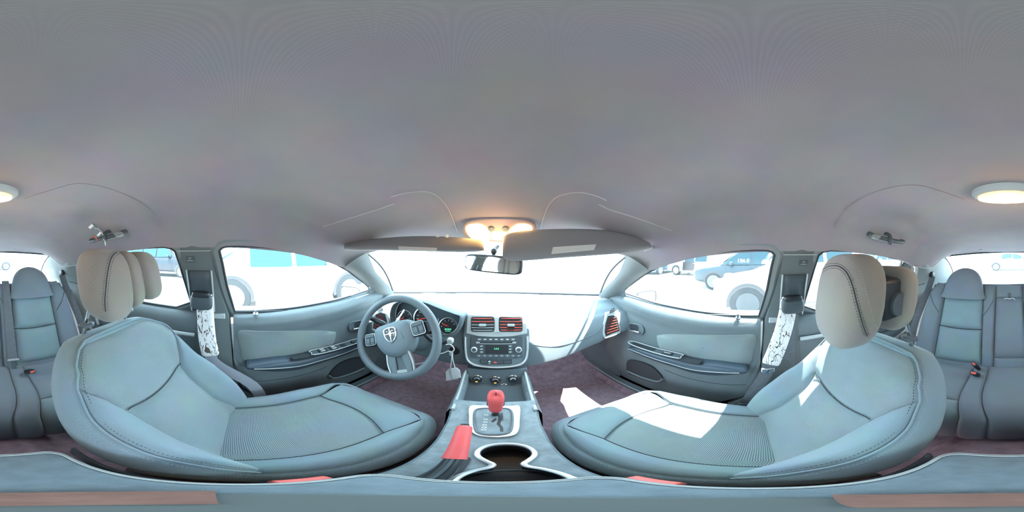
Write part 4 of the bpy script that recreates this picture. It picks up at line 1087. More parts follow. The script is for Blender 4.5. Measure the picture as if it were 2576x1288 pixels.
for k in range(4):
    x0 = 1209 + k * 19.5
    mk('row_switch', csl(rr_px(x0, 904, x0 + 18, 913, 1), 0.003, 0.008), M['dkgrey'], hz, bevel=0.0006)
mk('hazard_triangle', csl([(1246,906),(1251,912),(1241,912)], 0.0008, 0.0112), M['redbtn'], hz)
mk('switch_mark', csl(rr_px(1229, 906, 1234, 909, 0.5, 2), 0.0008, 0.0112), M['mark'], hz)
mk('switch_mark', csl(rr_px(1228, 912, 1235, 912.8, 0.3, 2), 0.0008, 0.0112), M['mark'], hz)
# climate panel
hv = mk('climate_panel', csl([(1172,927),(1250,931),(1328,927),(1322,957),(1312,965),(1250,969),(1190,965),(1180,957)], -0.05, -0.004), M['plastic'], DA, bevel=0.004)
for i, (px, py) in enumerate(((1200, 953), (1246, 956), (1290, 953))):
    kb = mk('climate_knob', MB().lathe([(0.0215, 0), (0.0205, 0.012), (0.017, 0.016), (0.001, 0.016)], cs(px, py, -0.003), CN, 28), M['black'], hv)
    mk('knob_ring', MB().lathe([(0.0225, 0), (0.0232, 0.004), (0.0212, 0.006)], cs(px, py, -0.003), CN, 28, cap=False), M['chrome'], kb)
    c = cs(px, py, 0.0135); rx = V((1, 0, 0)); ux = rx.cross(CN) * -1
    mk('knob_scale', MB().tube([c + rx * (0.0125 * cos(a)) + ux * (0.0125 * sin(a)) for a in [rad(25 + 130 * k / 12) for k in range(13)]], 0.0011, 5), M['mark'], kb)
    if i < 2: mk('knob_lamp', MB().box(c - ux * 0.0115 + CN * 0.0005, (0.009, 0.002, 0.0026)), M['orange'], kb)
    else:
        for k in range(5):
            a = rad(20 + 35 * k); mk('knob_symbol', MB().box(c + rx * 0.010 * cos(a) + ux * (0.010 * sin(a) - 0.002), (0.0035, 0.0012, 0.0025)), M['mark'], kb)
    if i == 1:
        mk('warm_mark', MB().tube([c + rx * (0.0135 * cos(a)) + ux * (0.0135 * sin(a)) for a in (rad(-25), rad(-5), rad(12))], 0.0013, 5), M['redbtn'], kb)
# side vents
SVR = [(1529,795),(1541,793),(1551,797),(1556,815),(1558,832),(1540,838),(1524,846),(1521,835),(1523,815)]
for s in (-1, 1):
    cc = ay(1540, 818, 0.685); sn = V((-0.30, -0.93, 0.20)).normalized()
    def sv(px, py, o=0.0):
        p = apl(px, py, cc, sn) + sn * o; return V((p.x * s, p.y, p.z))
    vs_ = MB().prism([sv(*p, 0.0) for p in [(1526,788),(1543,783),(1556,790),(1562,812),(1561,838),(1545,846),(1522,853),(1516,840),(1518,812)]], V((sn.x * s, sn.y, sn.z)) * -0.06)
    vsur = mk('side_vent_surround', vs_, M['light'], DA, bevel=0.004)
    rec = mk('side_vent', MB().prism([sv(*p, 0.001) for p in SVR], V((sn.x * s, sn.y, sn.z)) * 0.002), M['black'], DA, label='outer vent with red-striped fins')
    for k in range(6):
        t = (k + 0.5) / 6; yL = lerp(800, 843, t); yR = lerp(796, 831, t); xL = interp([(0, 1529), (0.5, 1523), (1, 1523)], t); xR = interp([(0, 1549), (1, 1556)], t)
        mk('vent_fin', MB().tube([sv(lerp(xL, xR, q), lerp(yL, yR, q), 0.006) for q in (0.06, 0.5, 0.97)], 0.0026, 6), M['strip'], rec)
    sc_ = [(1532,782),(1535,777),(1543,774),(1545,781),(1540,786),(1531,788)]
    dr = mk('demister_vent', MB().prism([sv(*p, 0.012) for p in sc_], V((sn.x * s, sn.y, sn.z)) * 0.002), M['black'], DA)
    for k in range(3):
        mk('vent_fin', MB().tube([sv(1533, 779 + k * 3.2, 0.016), sv(1544, 776.5 + k * 3.2, 0.016)], 0.0010, 5), M['light'], dr)

# instrument cluster with hood
HC = [(1158,797),(1140,789),(1118,781),(1095,772),(1070,762),(1045,757),(1015,757),(992,765),(983,782),(982,802),(988,822),(1000,838),(1050,850),(1100,852),(1128,851),(1147,838),(1157,818)]
h0 = smooth_path([ay(*p, 0.685) for p in HC], 4, True)
c0 = sum(h0, V()) / len(h0)
def ring_(k, y, dz=0.0): return [V((c0.x + (p.x - c0.x) * k, y, c0.z + (p.z - c0.z) * k + dz)) for p in h0]
hood = mk('gauge_hood', MB().grid([ring_(0.97, 0.76), ring_(0.98, 0.70), ring_(1.0, 0.685), ring_(1.035, 0.69), ring_(1.05, 0.72), ring_(1.07, 0.90, -0.01)], cu=True), M['plastic'], DA, angle=60)
cl_ = MB(); q = ring_(0.985, 0.738); cl_.add(q, [tuple(range(len(q)))])
clf = mk('gauge_panel', cl_, M['dkgrey'], DA, smooth=False)
mk('gauge_panel_rim', MB().tube(ring_(0.955, 0.722), 0.005, 8, closed=True), M['silver'], clf)
def gauge(px, py, r, nticks, na, fr):
    c = ay(px, py, 0.726); n = V((0.25, -0.93, 0.25)).normalized()
    G = mk('gauge', MB().lathe([(r, -0.012), (r, 0.0), (r * 0.93, 0.002), (r * 0.93, -0.002), (0.001, -0.002)], c, n, 36), M['dial'], DA)
    mk('gauge_ring', MB().lathe([(r * 1.04, -0.006), (r * 1.04, 0.003), (r * 0.95, 0.005), (r * 0.95, 0.0)], c, n, 36, cap=False), M['silver'], G)
    rx = V((0, 0, 1)).cross(n) * 1; rx.normalize(); ux = n.cross(rx)
    if rx.x < 0: rx = -rx; 
    ux = n.cross(rx) if n.cross(rx).z > 0 else rx.cross(n)
    for k in range(nticks):
        a = rad(lerp(fr[0], fr[1], k / (nticks - 1)))
        p = c + (rx * cos(a) + ux * sin(a)) * r * 0.78 + n * 0.0005
        e = c + (rx * cos(a) + ux * sin(a)) * r * 0.62 + n * 0.0005
        mk('scale_mark', MB().tube([p, e], 0.0012, 4), M['mark'], G)
    a = rad(na)
    mk('needle', MB().tube([c + n * 0.004 - (rx * cos(a) + ux * sin(a)) * r * 0.05, c + n * 0.003 + (rx * cos(a) + ux * sin(a)) * r * 0.72], [0.0022, 0.001], 6), M['needle'], G)
    mk('needle_hub', MB().lathe([(0.006, 0), (0.006, 0.005), (0.001, 0.006)], c, n, 16), M['black'], G)
    return G, c, n, rx, ux
gauge(1018, 798, 0.039, 5, 215, (200, -10))
gauge(1072, 800, 0.062, 11, 196, (215, -35))
G, c, n, rx, ux = gauge(1127, 820, 0.043, 6, 158, (185, 20))
for k in range(4): mk('trip_digit', MB().box(c - ux * 0.017 + rx * (-0.012 + 0.008 * k) + n * 0.0008, (0.0055, 0.001, 0.006), Matrix((rx, -n, ux)).transposed()), M['green'], G)
for k in range(4): mk('trip_digit', MB().box(c - ux * 0.027 + rx * (-0.009 + 0.006 * k) + n * 0.0008, (0.004, 0.001, 0.0032), Matrix((rx, -n, ux)).transposed()), M['green'], G)

# ================================================================== STEERING
SWC = V((-0.380, 0.527, -0.360)); tl = rad(24)
swn = V((0.0, -cos(tl), sin(tl))); swr = V((1, 0, 0)); swu = V((0, sin(tl), cos(tl)))
ph = rad(30)
r2 = swr * cos(ph) + swu * sin(ph); u2 = swu * cos(ph) - swr * sin(ph)
def sw_(a, b, o=0.0): return SWC + r2 * a + u2 * b + swn * o
SW = thing('steering_wheel', 'grey three-spoke steering wheel with chrome shield emblem', 'steering wheel', SWC - V((0, 0, 0.18)))
mk('rim', MB().tube([sw_(0.180 * cos(2 * pi * k / 64), 0.180 * sin(2 * pi * k / 64)) for k in range(64)], 0.0172, 14, closed=True), M['plastic'], SW)
hub = [(-0.072, 0.052), (-0.030, 0.060), (0.030, 0.060), (0.072, 0.052), (0.082, 0.020), (0.076, -0.020), (0.055, -0.058), (0.025, -0.078), (0, -0.082), (-0.025, -0.078), (-0.055, -0.058), (-0.076, -0.020), (-0.082, 0.020)]
hp = [(p.x * 1.12, p.y * 1.12) for p in smooth_path([V((a, b, 0)) for a, b in hub], 4, True)]
rings = [[sw_(a * k, b * k, o) for a, b in hp] for k, o in ((1.0, -0.045), (1.02, -0.015), (0.99, 0.004), (0.93, 0.014), (0.7, 0.021), (0.35, 0.024), (0.02, 0.024))]
hubo = mk('airbag_cover', MB().grid(rings, cu=True), M['dash'], SW, angle=70)
for a in (-0.028, 0.045):
    mk('cover_crease', MB().tube([sw_(a, 0.052, 0.0165), sw_(a, 0.02, 0.022), sw_(a * 1.2, -0.02, 0.022)], 0.0008, 5), M['seam'], hubo)
mk('back_cover', MB().lathe([(0.06, -0.10), (0.075, -0.06), (0.078, -0.03), (0.07, -0.01)], SWC, swn, 28), M['plastic'], SW)
for sg in (-1, 1):
    arm = [(0.070 * sg, 0.045), (0.110 * sg, 0.040), (0.150 * sg, 0.030), (0.172 * sg, 0.022), (0.172 * sg, -0.018), (0.150 * sg, -0.022), (0.110 * sg, -0.024), (0.072 * sg, -0.022)]
    sp = mk('spoke', MB().prism([sw_(a, b, -0.020) for a, b in arm], swn * 0.018), M['black'], SW, bevel=0.004)
    pod = mk('button_pod', MB().prism([sw_(sg * 0.116 + a, 0.010 + b, 0.0) for a, b in rrect(0, 0, 0.056, 0.058, 0.010)], swn * 0.008), M['dkgrey'], sp, bevel=0.002)
    mk('pod_rim', MB().tube([sw_(sg * 0.116 + a, 0.010 + b, 0.0085) for a, b in rrect(0, 0, 0.054, 0.056, 0.010)], 0.0013, 5, closed=True), M['silver'], pod)
    for bx, by, bw, bh in ((0, 0.018, 0.044, 0.012), (-0.012, -0.004, 0.019, 0.022), (0.012, -0.004, 0.019, 0.022), (-0.011, -0.020, 0.018, 0.006), (0.011, -0.020, 0.018, 0.006)):
        mk('wheel_button', MB().prism([sw_(sg * 0.116 + bx + a, 0.010 + by + b, 0.008) for a, b in rrect(0, 0, bw, bh, 0.002, 2)], swn * 0.003), M['plastic'], pod)
bs = mk('lower_spoke', MB().prism([sw_(a, b, -0.018) for a, b in ((-0.046, -0.070), (0.046, -0.070), (0.052, -0.120), (0.044, -0.172), (-0.044, -0.172), (-0.052, -0.120))], swn * 0.016), M['plastic'], SW, bevel=0.004)
for sg in (-1, 1):
    mk('spoke_blade', MB().prism([sw_(sg * a, b, -0.001) for a, b in ((0.014, -0.078), (0.044, -0.070), (0.048, -0.120), (0.041, -0.165), (0.020, -0.165), (0.016, -0.12))], swn * 0.007), M['dash'], bs, bevel=0.003)
    mk('spoke_edge', MB().tube(smooth_path([sw_(sg * 0.047, -0.070, 0.004), sw_(sg * 0.052, -0.12, 0.004), sw_(sg * 0.046, -0.166, 0.004)], 4), 0.004, 6), M['silver'], bs)
mk('spoke_foot', MB().prism([sw_(a, b, 0.0) for a, b in ((-0.022, -0.150), (0.022, -0.150), (0.034, -0.168), (-0.034, -0.168))], swn * 0.005), M['light'], bs, bevel=0.002)
# shield emblem with cross and horned head
em = [(-0.026, 0.024), (-0.014, 0.029), (0, 0.0305), (0.014, 0.029), (0.026, 0.024), (0.027, 0.006), (0.022, -0.014), (0.012, -0.026), (0, -0.034), (-0.012, -0.026), (-0.022, -0.014), (-0.027, 0.006)]
E0 = (0.0, 0.012)
ep = smooth_path([sw_(a + E0[0], b + E0[1], 0.0265) for a, b in em], 3, True)
mk('emblem_field', MB().prism(ep, -swn * 0.003), M['dkgrey'], hubo)
emb = mk('shield_emblem', MB().tube(ep, 0.0022, 6, closed=True), M['chrome'], hubo)
for quad in (((-0.0022, 0.028), (0.0022, 0.028), (0.0022, -0.030), (-0.0022, -0.030)), ((-0.025, 0.006), (0.025, 0.006), (0.025, 0.002), (-0.025, 0.002)),
             ((-0.007, 0.010), (0.007, 0.010), (0.004, -0.006), (0, -0.011), (-0.004, -0.006))):
    mk('emblem_bar', MB().prism([sw_(a + E0[0], b + E0[1], 0.0245) for a, b in quad], swn * 0.003), M['chrome'], emb, bevel=0.0008)
for sg in (-1, 1):
    mk('emblem_horn', MB().tube(smooth_path([sw_(sg * 0.004 + E0[0], 0.012 + E0[1], 0.027), sw_(sg * 0.016 + E0[0], 0.015 + E0[1], 0.027), sw_(sg * 0.021 + E0[0], 0.003 + E0[1], 0.027), sw_(sg * 0.015 + E0[0], -0.006 + E0[1], 0.027)], 4), 0.0014, 6), M['chrome'], emb)
# column with stalks
COLM = thing('steering_column', 'grey steering column shroud with two control stalks', 'steering column', SWC + V((0, 0.2, -0.12)))
colm_pts = [SWC - swn * 0.105, SWC - swn * 0.16 - V((0, 0, 0.005)), SWC - swn * 0.26 - V((0, 0, 0.015))]
mk('column_shroud', MB().tube(colm_pts, [0.058, 0.068, 0.075], 20), M['plastic'], COLM, bevel=0.006)
stl = smooth_path([ay(990, 830, 0.60), ay(972, 818, 0.592), ay(952, 808, 0.585), ay(932, 800, 0.58)], 4)
stl[0] = SWC + V((-0.06, 0.11, 0.03))
sk = mk('turn_stalk', MB().tube(stl, [0.010] * 5 + [0.013] * (len(stl) - 5), 12), M['black'], COLM)
wst = [SWC + V((0.05, 0.12, 0.01)), ay(1098, 864, 0.60), ay(1120, 858, 0.60), ay(1134, 857, 0.60)]
wk = mk('wiper_stalk', MB().tube(smooth_path(wst, 4), 0.011, 12), M['black'], COLM)
mk('stalk_cap', MB().blob(ay(1133, 857, 0.598), (0.013, 0.013, 0.014), e=(0.7, 0.7)), M['light'], wk)
# ignition lock, key and ties
ign = ond(1143, 882, 0.0) or ay(1143, 882, 0.72)
IG = mk('ignition_lock', MB().lathe([(0.026, -0.02), (0.026, 0.002), (0.020, 0.006), (0.018, 0.003), (0.001, 0.003)], ign, (0.05, -1, 0.1), 28), M['black'], DA)
key = thing('ignition_key', 'silver car key in the ignition with a white plastic loop', 'key', ign + V((0, -0.03, -0.02)))
mk('key_head', MB().prism([ign + V((a, -0.034, b)) for a, b in rrect(-0.006, 0.0, 0.020, 0.030, 0.008)], (0, 0.006, 0)), M['silver'], key, bevel=0.001)
mk('key_blade', MB().box(ign + V((-0.006, -0.012, 0.0)), (0.008, 0.035, 0.003)), M['silver'], key)
lq = [ay(*p, 0.66) for p in [(1122,867),(1132,866),(1140,873),(1142,880),(1136,886),(1128,883),(1118,887),(1106,890)]]
mk('plastic_loop', MB().tube(smooth_path(lq, 5), 0.0026, 8), M['white'], key)
kt = thing('key_tag', 'pair of white plastic key tags hanging below the ignition', 'key tag', ay(1142, 958, 0.64))
mk('tag_strap', MB().tube([ay(1137, 888, 0.655), ay(1136, 905, 0.65), ay(1133, 928, 0.645)], 0.0018, 6), M['white'], kt)
mk('tag_strap', MB().tube([ay(1137, 888, 0.655), ay(1140, 910, 0.65), ay(1146, 928, 0.645)], 0.0018, 6), M['white'], kt)
for i, pp in enumerate(([(1121,936),(1128,928),(1140,926),(1150,932),(1152,954),(1122,958)], [(1134,927),(1148,925),(1157,932),(1160,950),(1140,954),(1135,944)])):
    mk('tag_plate', MB().prism([ay(*p, 0.646 - 0.008 * i) for p in pp], (0, 0.003, 0)), M['white'], kt, bevel=0.001)
zt = thing('cable_tie', 'white cable tie around the column behind the steering wheel', 'cable tie', ay(1000, 815, 0.56))
mk('tie_tail', MB().ribbon([ay(1017, 779, 0.60), ay(1008, 793, 0.59), ay(997, 808, 0.58), ay(985, 824, 0.57)], (0.7, 0, 0.3), 0.008, 0.002), M['white'], zt)
mk('tie_head', MB().box(ay(1001, 803, 0.584), (0.012, 0.010, 0.010), Matrix.Rotation(rad(35), 3, 'Y')), M['white'], zt, bevel=0.002)
mk('tie_band', MB().tube([ay(1001, 804, 0.584), ay(1010, 812, 0.60), ay(1020, 820, 0.61)], 0.0022, 6), M['white'], zt)
mk('tie_band', MB().tube([ay(998, 808, 0.584), ay(1004, 815, 0.60), ay(1012, 822, 0.61)], 0.0022, 6), M['white'], zt)
tie2 = MB().tube(smooth_path([ay(*p, 0.60) for p in [(1040,917),(1060,913),(1075,907),(1090,895),(1098,880)]], 5), 0.0022, 6)
tag(mk('white_wire', tie2, M['white']), 'thin white wire looped below the steering column', 'wire')

# ================================================================== CENTRE CONSOLE
CON = thing('centre_console', 'dusty grey centre console with cup holder and padded armrest lid', 'centre console', (0, 0.25, -0.93))
CZ_ = -0.575
cw = [(-0.22, 0.078), (0.1, 0.080), (0.22, 0.086), (0.35, 0.097), (0.45, 0.116), (0.55, 0.126), (0.72, 0.132)]
yo = [-0.19 + 0.65 * k / 16 for k in range(17)]
outer = [V((interp(cw, y), y, CZ_)) for y in yo] + [V((-interp(cw, y), y, CZ_)) for y in yo[::-1]]
hg = []
def hourglass(k=1.0):
    half = [(0.0, 0.253), (0.018, 0.249), (0.031, 0.238), (0.037, 0.221), (0.035, 0.203), (0.025, 0.186), (0.0165, 0.173), (0.019, 0.161), (0.031, 0.148), (0.039, 0.131), (0.041, 0.112), (0.037, 0.090), (0.026, 0.072), (0.0, 0.064)]
    pts = [V((0.019 + a * k, 0.158 + (b_ - 0.158) * (0.5 + 0.5 * k), 0)) for a, b_ in half] + [V((0.019 - a * k, 0.158 + (b_ - 0.158) * (0.5 + 0.5 * k), 0)) for a, b_ in half[-2:0:-1]]
    return smooth_path(pts, 4, True)
hg = hourglass()
hg3 = [V((p.x, p.y, CZ_)) for p in hg]
cmb = MB().fillpoly(outer, [hg3])
cmb.grid([hg3, [p + V((0, 0, -0.065)) for p in hg3]], cu=True)
cmb.add([p + V((0, 0, -0.065)) for p in hg3], [tuple(range(len(hg3)))])
cmb.grid([outer, [p * 1.0 + V((0.006 if p.x > 0 else -0.006, 0, -0.012)) for p in outer], [V((p.x * 1.10, p.y, -0.80)) for p in outer], [V((p.x * 1.2, p.y, -0.90)) for p in outer]], cu=True)
con = mk('console_body', cmb, M['console'], CON, angle=35)
mk('cup_well', MB().grid([[p + V((0, 0, -0.003)) for p in hourglass(0.985)] and [V((p.x, p.y, CZ_ - 0.012)) for p in hourglass(0.97)], [V((p.x, p.y, CZ_ - 0.062)) for p in hourglass(0.93)]], cu=True).add([V((p.x, p.y, CZ_ - 0.062)) for p in hourglass(0.93)], [tuple(range(len(hg)))]), M['black'], con)
mk('cup_holder_rim', MB().tube([V((p.x, p.y, CZ_ + 0.002)) for p in hourglass(1.03)], 0.0045, 8, closed=True), M['silver'], con)
mk('cup_divider', MB().tube([V((0.02 + 0.040 * cos(a), 0.135 + 0.022 * sin(a), CZ_ - 0.03)) for a in [rad(30 + 120 * k / 10) for k in range(11)]], 0.004, 6), M['rubber'], con)
# front bin between the knees
bn = MB()
for s in (-1, 1):
    a = smooth_path([V((s * 0.120, 0.690, -0.600)), V((s * 0.122, 0.66, -0.605)), V((s * 0.118, 0.56, -0.620)), V((s * 0.110, 0.48, -0.598)), V((s * 0.100, 0.40, -0.572))], 5)
    b = [V((p.x + s * 0.012, p.y, p.z + 0.004)) for p in a]; c = [V((p.x + s * 0.022, p.y, p.z - 0.03)) for p in a]; d = [V((p.x + s * 0.03, p.y, -0.92)) for p in a]; e = [V((p.x - s * 0.012, p.y, p.z - 0.012)) for p in a]; f = [V((p.x - s * 0.016, p.y, -0.74)) for p in a]
    wl = mk('bin_wall', MB().grid([f, e, a, b, c, d]), M['console'], CON, angle=60)
    mk('wall_bead', MB().tube([p + V((s * 0.004, 0, 0.004)) for p in a], 0.005, 8), M['light'], wl)
bnm = MB().grid([[V((x, y, z)) for x in (-0.11, 0, 0.11)] for y, z in ((0.43, -0.60), (0.47, -0.64), (0.56, -0.67), (0.64, -0.67), (0.675, -0.66), (0.685, -0.63))])
mk('storage_bin', bnm, M['dkgrey'], CON, angle=70)
rg = ay(1268, 970, 0.66)
mk('socket_ring', MB().lathe([(0.013, 0), (0.014, 0.003), (0.011, 0.004)], rg, (0, -0.9, 0.4), 24, cap=False), M['chrome'], CON)
# selector plate
def cz(px, py, o=0.0): return az_(px, py, CZ_ + 0.004 + o)
PL = [(1181,1023),(1212,1021),(1250,1021),(1285,1022),(1308,1023),(1308,1055),(1306,1080),(1296,1094),(1270,1100),(1242,1101),(1210,1098),(1190,1090),(1180,1075),(1179,1050)]
pl_ = mk('selector_surround', MB().prism([cz(*p) for p in smooth_path([V((*p, 0)) for p in PL], 3, True) and [(q.x, q.y) for q in smooth_path([V((*p, 0)) for p in PL], 3, True)]], (0, 0, 0.005)), M['silver'], CON, bevel=0.002)
PI_ = [(1194,1036),(1206,1028),(1242,1027),(1276,1028),(1287,1036),(1289,1058),(1284,1083),(1268,1091),(1242,1093),(1214,1091),(1198,1083),(1193,1060)]
gp = mk('selector_plate', MB().prism([cz(q.x, q.y, 0.005) for q in smooth_path([V((*p, 0)) for p in PI_], 3, True)], (0, 0, 0.003)), M['console'], pl_)
mk('plate_rim', MB().tube([cz(q.x, q.y, 0.008) for q in smooth_path([V((*p, 0)) for p in PI_], 3, True)], 0.0035, 8, closed=True), M['plastic'], pl_)
for zz_ in ([(1236,1040),(1265,1038),(1266,1057),(1254,1056),(1254,1046),(1237,1047)], [(1235,1060),(1246,1052),(1250,1055),(1240,1063)], [(1249,1066),(1258,1067),(1266,1076),(1266,1086),(1258,1085),(1258,1076)], [(1254,1055),(1262,1056),(1258,1068),(1250,1066)]):
    mk('selector_slot', MB().prism([cz(*p, 0.008) for p in zz_], (0, 0, 0.0006)), M['black'], gp)
for k, py in enumerate((1044, 1055, 1062, 1069, 1075, 1081)):
    c = cz(1223.5 - k * 1.4, py, 0.0085); 
    mk('gear_mark', MB().tube([c + V((0.0042 * cos(a), 0.0026 * sin(a), 0.0004)) for a in [2 * pi * i / 14 for i in range(14)]], 0.0009, 4, closed=True), M['mark'], gp)
# gear lever
GL = thing('gear_lever', 'red leather gear lever knob standing in the selector plate', 'gear lever', cz(1246, 1042, 0.01))
b0 = cz(1246, 1044, 0.008)
mk('lever_stem', MB().tube([b0, b0 + V((0, 0.012, 0.035))], 0.008, 12), M['black'], GL)
rows = []
for t, wx, wy in ((0, 0.013, 0.012), (0.1, 0.0165, 0.015), (0.35, 0.0185, 0.018), (0.6, 0.0205, 0.021), (0.8, 0.022, 0.023), (0.93, 0.020, 0.020), (0.99, 0.012, 0.012), (1.0, 0.001, 0.001)):
    c = b0 + V((0, 0.008 + 0.022 * t, 0.022 + 0.078 * t)); row = []
    for j in range(20):
        a = 2 * pi * j / 20; row.append(c + V((wx * math.copysign(abs(cos(a)) ** 0.7, cos(a)), wy * math.copysign(abs(sin(a)) ** 0.7, sin(a)), 0.008 * sin(a) * t)))
    rows.append(row)
kb = mk('lever_knob', MB().grid(rows, cu=True), M['red'], GL, angle=70)
for sg in (-1, 1):
    mk('knob_side', MB().blob(b0 + V((sg * 0.0185, 0.022, 0.062)), (0.004, 0.010, 0.026), e=(0.7, 0.7)), M['dkgrey'], kb)
# handbrake
HBK = thing('handbrake', 'handbrake lever with a red leather sleeve beside the cup holder', 'handbrake', (-0.045, 0.12, CZ_))
hpth = [V((-0.036, 0.070, -0.574)), V((-0.038, 0.115, -0.556)), V((-0.040, 0.165, -0.533)), V((-0.043, 0.20, -0.522))]
mk('lever_arm', MB().tube(smooth_path(hpth, 4), 0.0115, 12), M['black'], HBK)
mk('lever_ridge', MB().tube([p + V((0, -0.002, 0.0115)) for p in smooth_path(hpth, 4)], 0.0025, 6), M['dkgrey'], HBK)
rp_ = smooth_path([V((-0.040, 0.172, -0.530)), V((-0.043, 0.20, -0.522)), V((-0.047, 0.24, -0.511)), V((-0.051, 0.285, -0.503))], 5)
mk('red_sleeve', MB().tube(rp_, [0.0150] * (len(rp_) - 1) + [0.013], 14), M['red'], HBK)
mk('lever_button', MB().tube([rp_[-1], rp_[-1] + V((-0.001, 0.008, 0.002))], 0.008, 12), M['black'], HBK)
mk('lever_slot', MB().prism([V((-0.038 + a, 0.135 + b, CZ_ + 0.0005)) for a, b in rrect(0, 0, 0.030, 0.13, 0.012)], (0, 0, 0.001)), M['rubber'], con)
# armrest box and lid
bx = MB().prism([V((a, -0.045 + b, -0.60)) for a, b in rrect(0, 0, 0.146, 0.25, 0.03)], (0, 0, 0.105))
box = mk('armrest_box', bx, M['console'], CON, bevel=0.004)
ld = [(a, -0.040 + b) for a, b in rrect(0, 0, 0.150, 0.252, 0.022, 6)]
rings = [[V((a * k, -0.04 + (b + 0.04) * k2, z)) for a, b in ld] for k, k2, z in ((0.97, 0.98, -0.495), (1.0, 1.0, -0.488), (1.01, 1.006, -0.470), (1.0, 1.0, -0.457), (0.965, 0.98, -0.450), (0.8, 0.9, -0.448), (0.4, 0.5, -0.447), (0.02, 0.02, -0.447))]
lid = mk('armrest_lid', MB().grid(rings, cu=True), M['lid'], CON, angle=70)
for k, z in ((0.93, -0.4485), (0.96, -0.4495)):
    mk('lid_seam', MB().tube([V((a * k, -0.04 + (b + 0.04) * (k + 0.02), z)) for a, b in ld], 0.0012, 5, closed=True), M['light'], lid)
tag(mk('stand_disc', MB().lathe([(0.043, 0), (0.044, 0.002), (0.042, 0.004), (0.020, 0.0045), (0.001, 0.0045)], V((0, 0, -0.447)), (0, 0, 1), 40), mat('stand_grey', (0.10, 0.115, 0.115), 0.8)), 'round dull grey disc added for the blurred camera stand on the armrest lid', 'disc')  # flat disc added for the blurred camera stand below the lens
br = MB(); rows = []  # strip added to carry the reddish tint of the blurred stand
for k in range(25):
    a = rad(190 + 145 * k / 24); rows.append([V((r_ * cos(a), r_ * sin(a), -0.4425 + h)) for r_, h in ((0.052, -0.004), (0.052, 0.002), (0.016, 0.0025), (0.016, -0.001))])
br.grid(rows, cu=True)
tag(mk('brown_tint_strip', br, M['brown']), 'curved reddish brown strip added for the tint of the blurred camera stand', 'strip')

# ================================================================== OVERHEAD
def headpt(px, py, off=0.0):
    p = onb(HB, px, py, off)
    return p if p is not None else ay(px, py, 0.61 - off)
# map lamp console
c = headpt(1257, 572); OL = thing('map_lamp', 'overhead map lamp with two glowing amber lenses and round buttons', 'lamp', c + V((0, 0, -0.02)))
LPN = V((0, -0.62, -0.78)).normalized(); LP0 = ray(1257, 580) * 0.53
def lpoly(pts, off, dep, nm, m, par, n=3, **k):
    q = [apl(q_.x, q_.y, LP0 + LPN * off, LPN) for q_ in smooth_path([V((*p, 0)) for p in pts], n, True)]
    return mk(nm, MB().prism(q, -LPN * dep), m, par, **k)
body_px = [(1166,590),(1163,572),(1172,560),(1195,553),(1257,550),(1318,553),(1340,560),(1350,572),(1347,588),(1338,600),(1300,607),(1257,609),(1210,606),(1180,602)]
lpoly(body_px, 0.0, 0.03, 'lamp_housing', M['liner'], OL, bevel=0.003)
for pts in ([(1171,578),(1180,567),(1205,565),(1222,573),(1232,585),(1234,604),(1210,605),(1185,599)], [(1339,577),(1330,567),(1305,565),(1290,573),(1281,585),(1279,604),(1302,605),(1328,598)]):
    lpoly(pts, 0.004, 0.006, 'lamp_lens', M['lens'], OL, bevel=0.001)
lpoly([(1237,583),(1250,583),(1264,583),(1276,583),(1276,604),(1264,605),(1250,605),(1237,604)], 0.003, 0.005, 'lamp_grille', M['lensdim'], OL, n=1)
for px in (1236, 1271):
    p = apl(px, 575, LP0, LPN); mk('lamp_button', MB().lathe([(0.0105, -0.004), (0.0105, 0.004), (0.008, 0.006), (0.001, 0.006)], p, LPN, 20), M['plastic'], OL)
# dome lamp
c = headpt(2533, 482); DL = thing('dome_lamp', 'oval dome lamp with a glowing amber lens above the rear seat', 'lamp', c + V((0, 0, -0.02)))
mk('lamp_housing', MB().lathe([(0.112, -0.002), (0.112, 0.010), (0.100, 0.018), (0.090, 0.018)], V((0, 0, 0)), (0, 0, -1), 48), M['liner'], DL)
for o in DL.children:
    pass
dl_c = c
def oval(mb, kx, ky): mb.v = [V((dl_c.x + p.x * kx, dl_c.y + p.y * ky, dl_c.z + p.z)) for p in mb.v]; return mb
for o in list(DL.children): bpy.data.objects.remove(o)
mk('lamp_housing', oval(MB().lathe([(0.112, -0.010), (0.112, 0.010), (0.102, 0.018), (0.092, 0.018)], (0, 0, 0), (0, 0, -1), 48), 0.95, 0.55), M['light'], DL)
mk('lamp_lens', oval(MB().lathe([(0.094, 0.010), (0.092, 0.024), (0.05, 0.030), (0.001, 0.031)], (0, 0, 0), (0, 0, -1), 48), 0.95, 0.55), M['domelens'], DL)
mk('bulb_window', MB().blob(dl_c + V((0.0, 0, -0.030)), (0.055, 0.026, 0.005)), M['bulb'], DL)
# real bulbs of both lamps
for nm, p, e in (('map_bulb', LP0 + LPN * 0.05, 0.22), ('dome_bulb', dl_c + V((0, 0, -0.05)), 0.25)):
    ld_ = bpy.data.lights.new(nm, 'POINT'); ld_.energy = e; ld_.color = (1.0, 0.6, 0.25); ld_.shadow_soft_size = 0.03
    lo_ = bpy.data.objects.new(nm, ld_); COL.objects.link(lo_); lo_.parent = OL if 'map' in nm else DL
    lo_.location = p + V((0, 0, ZC)) - lo_.parent.location
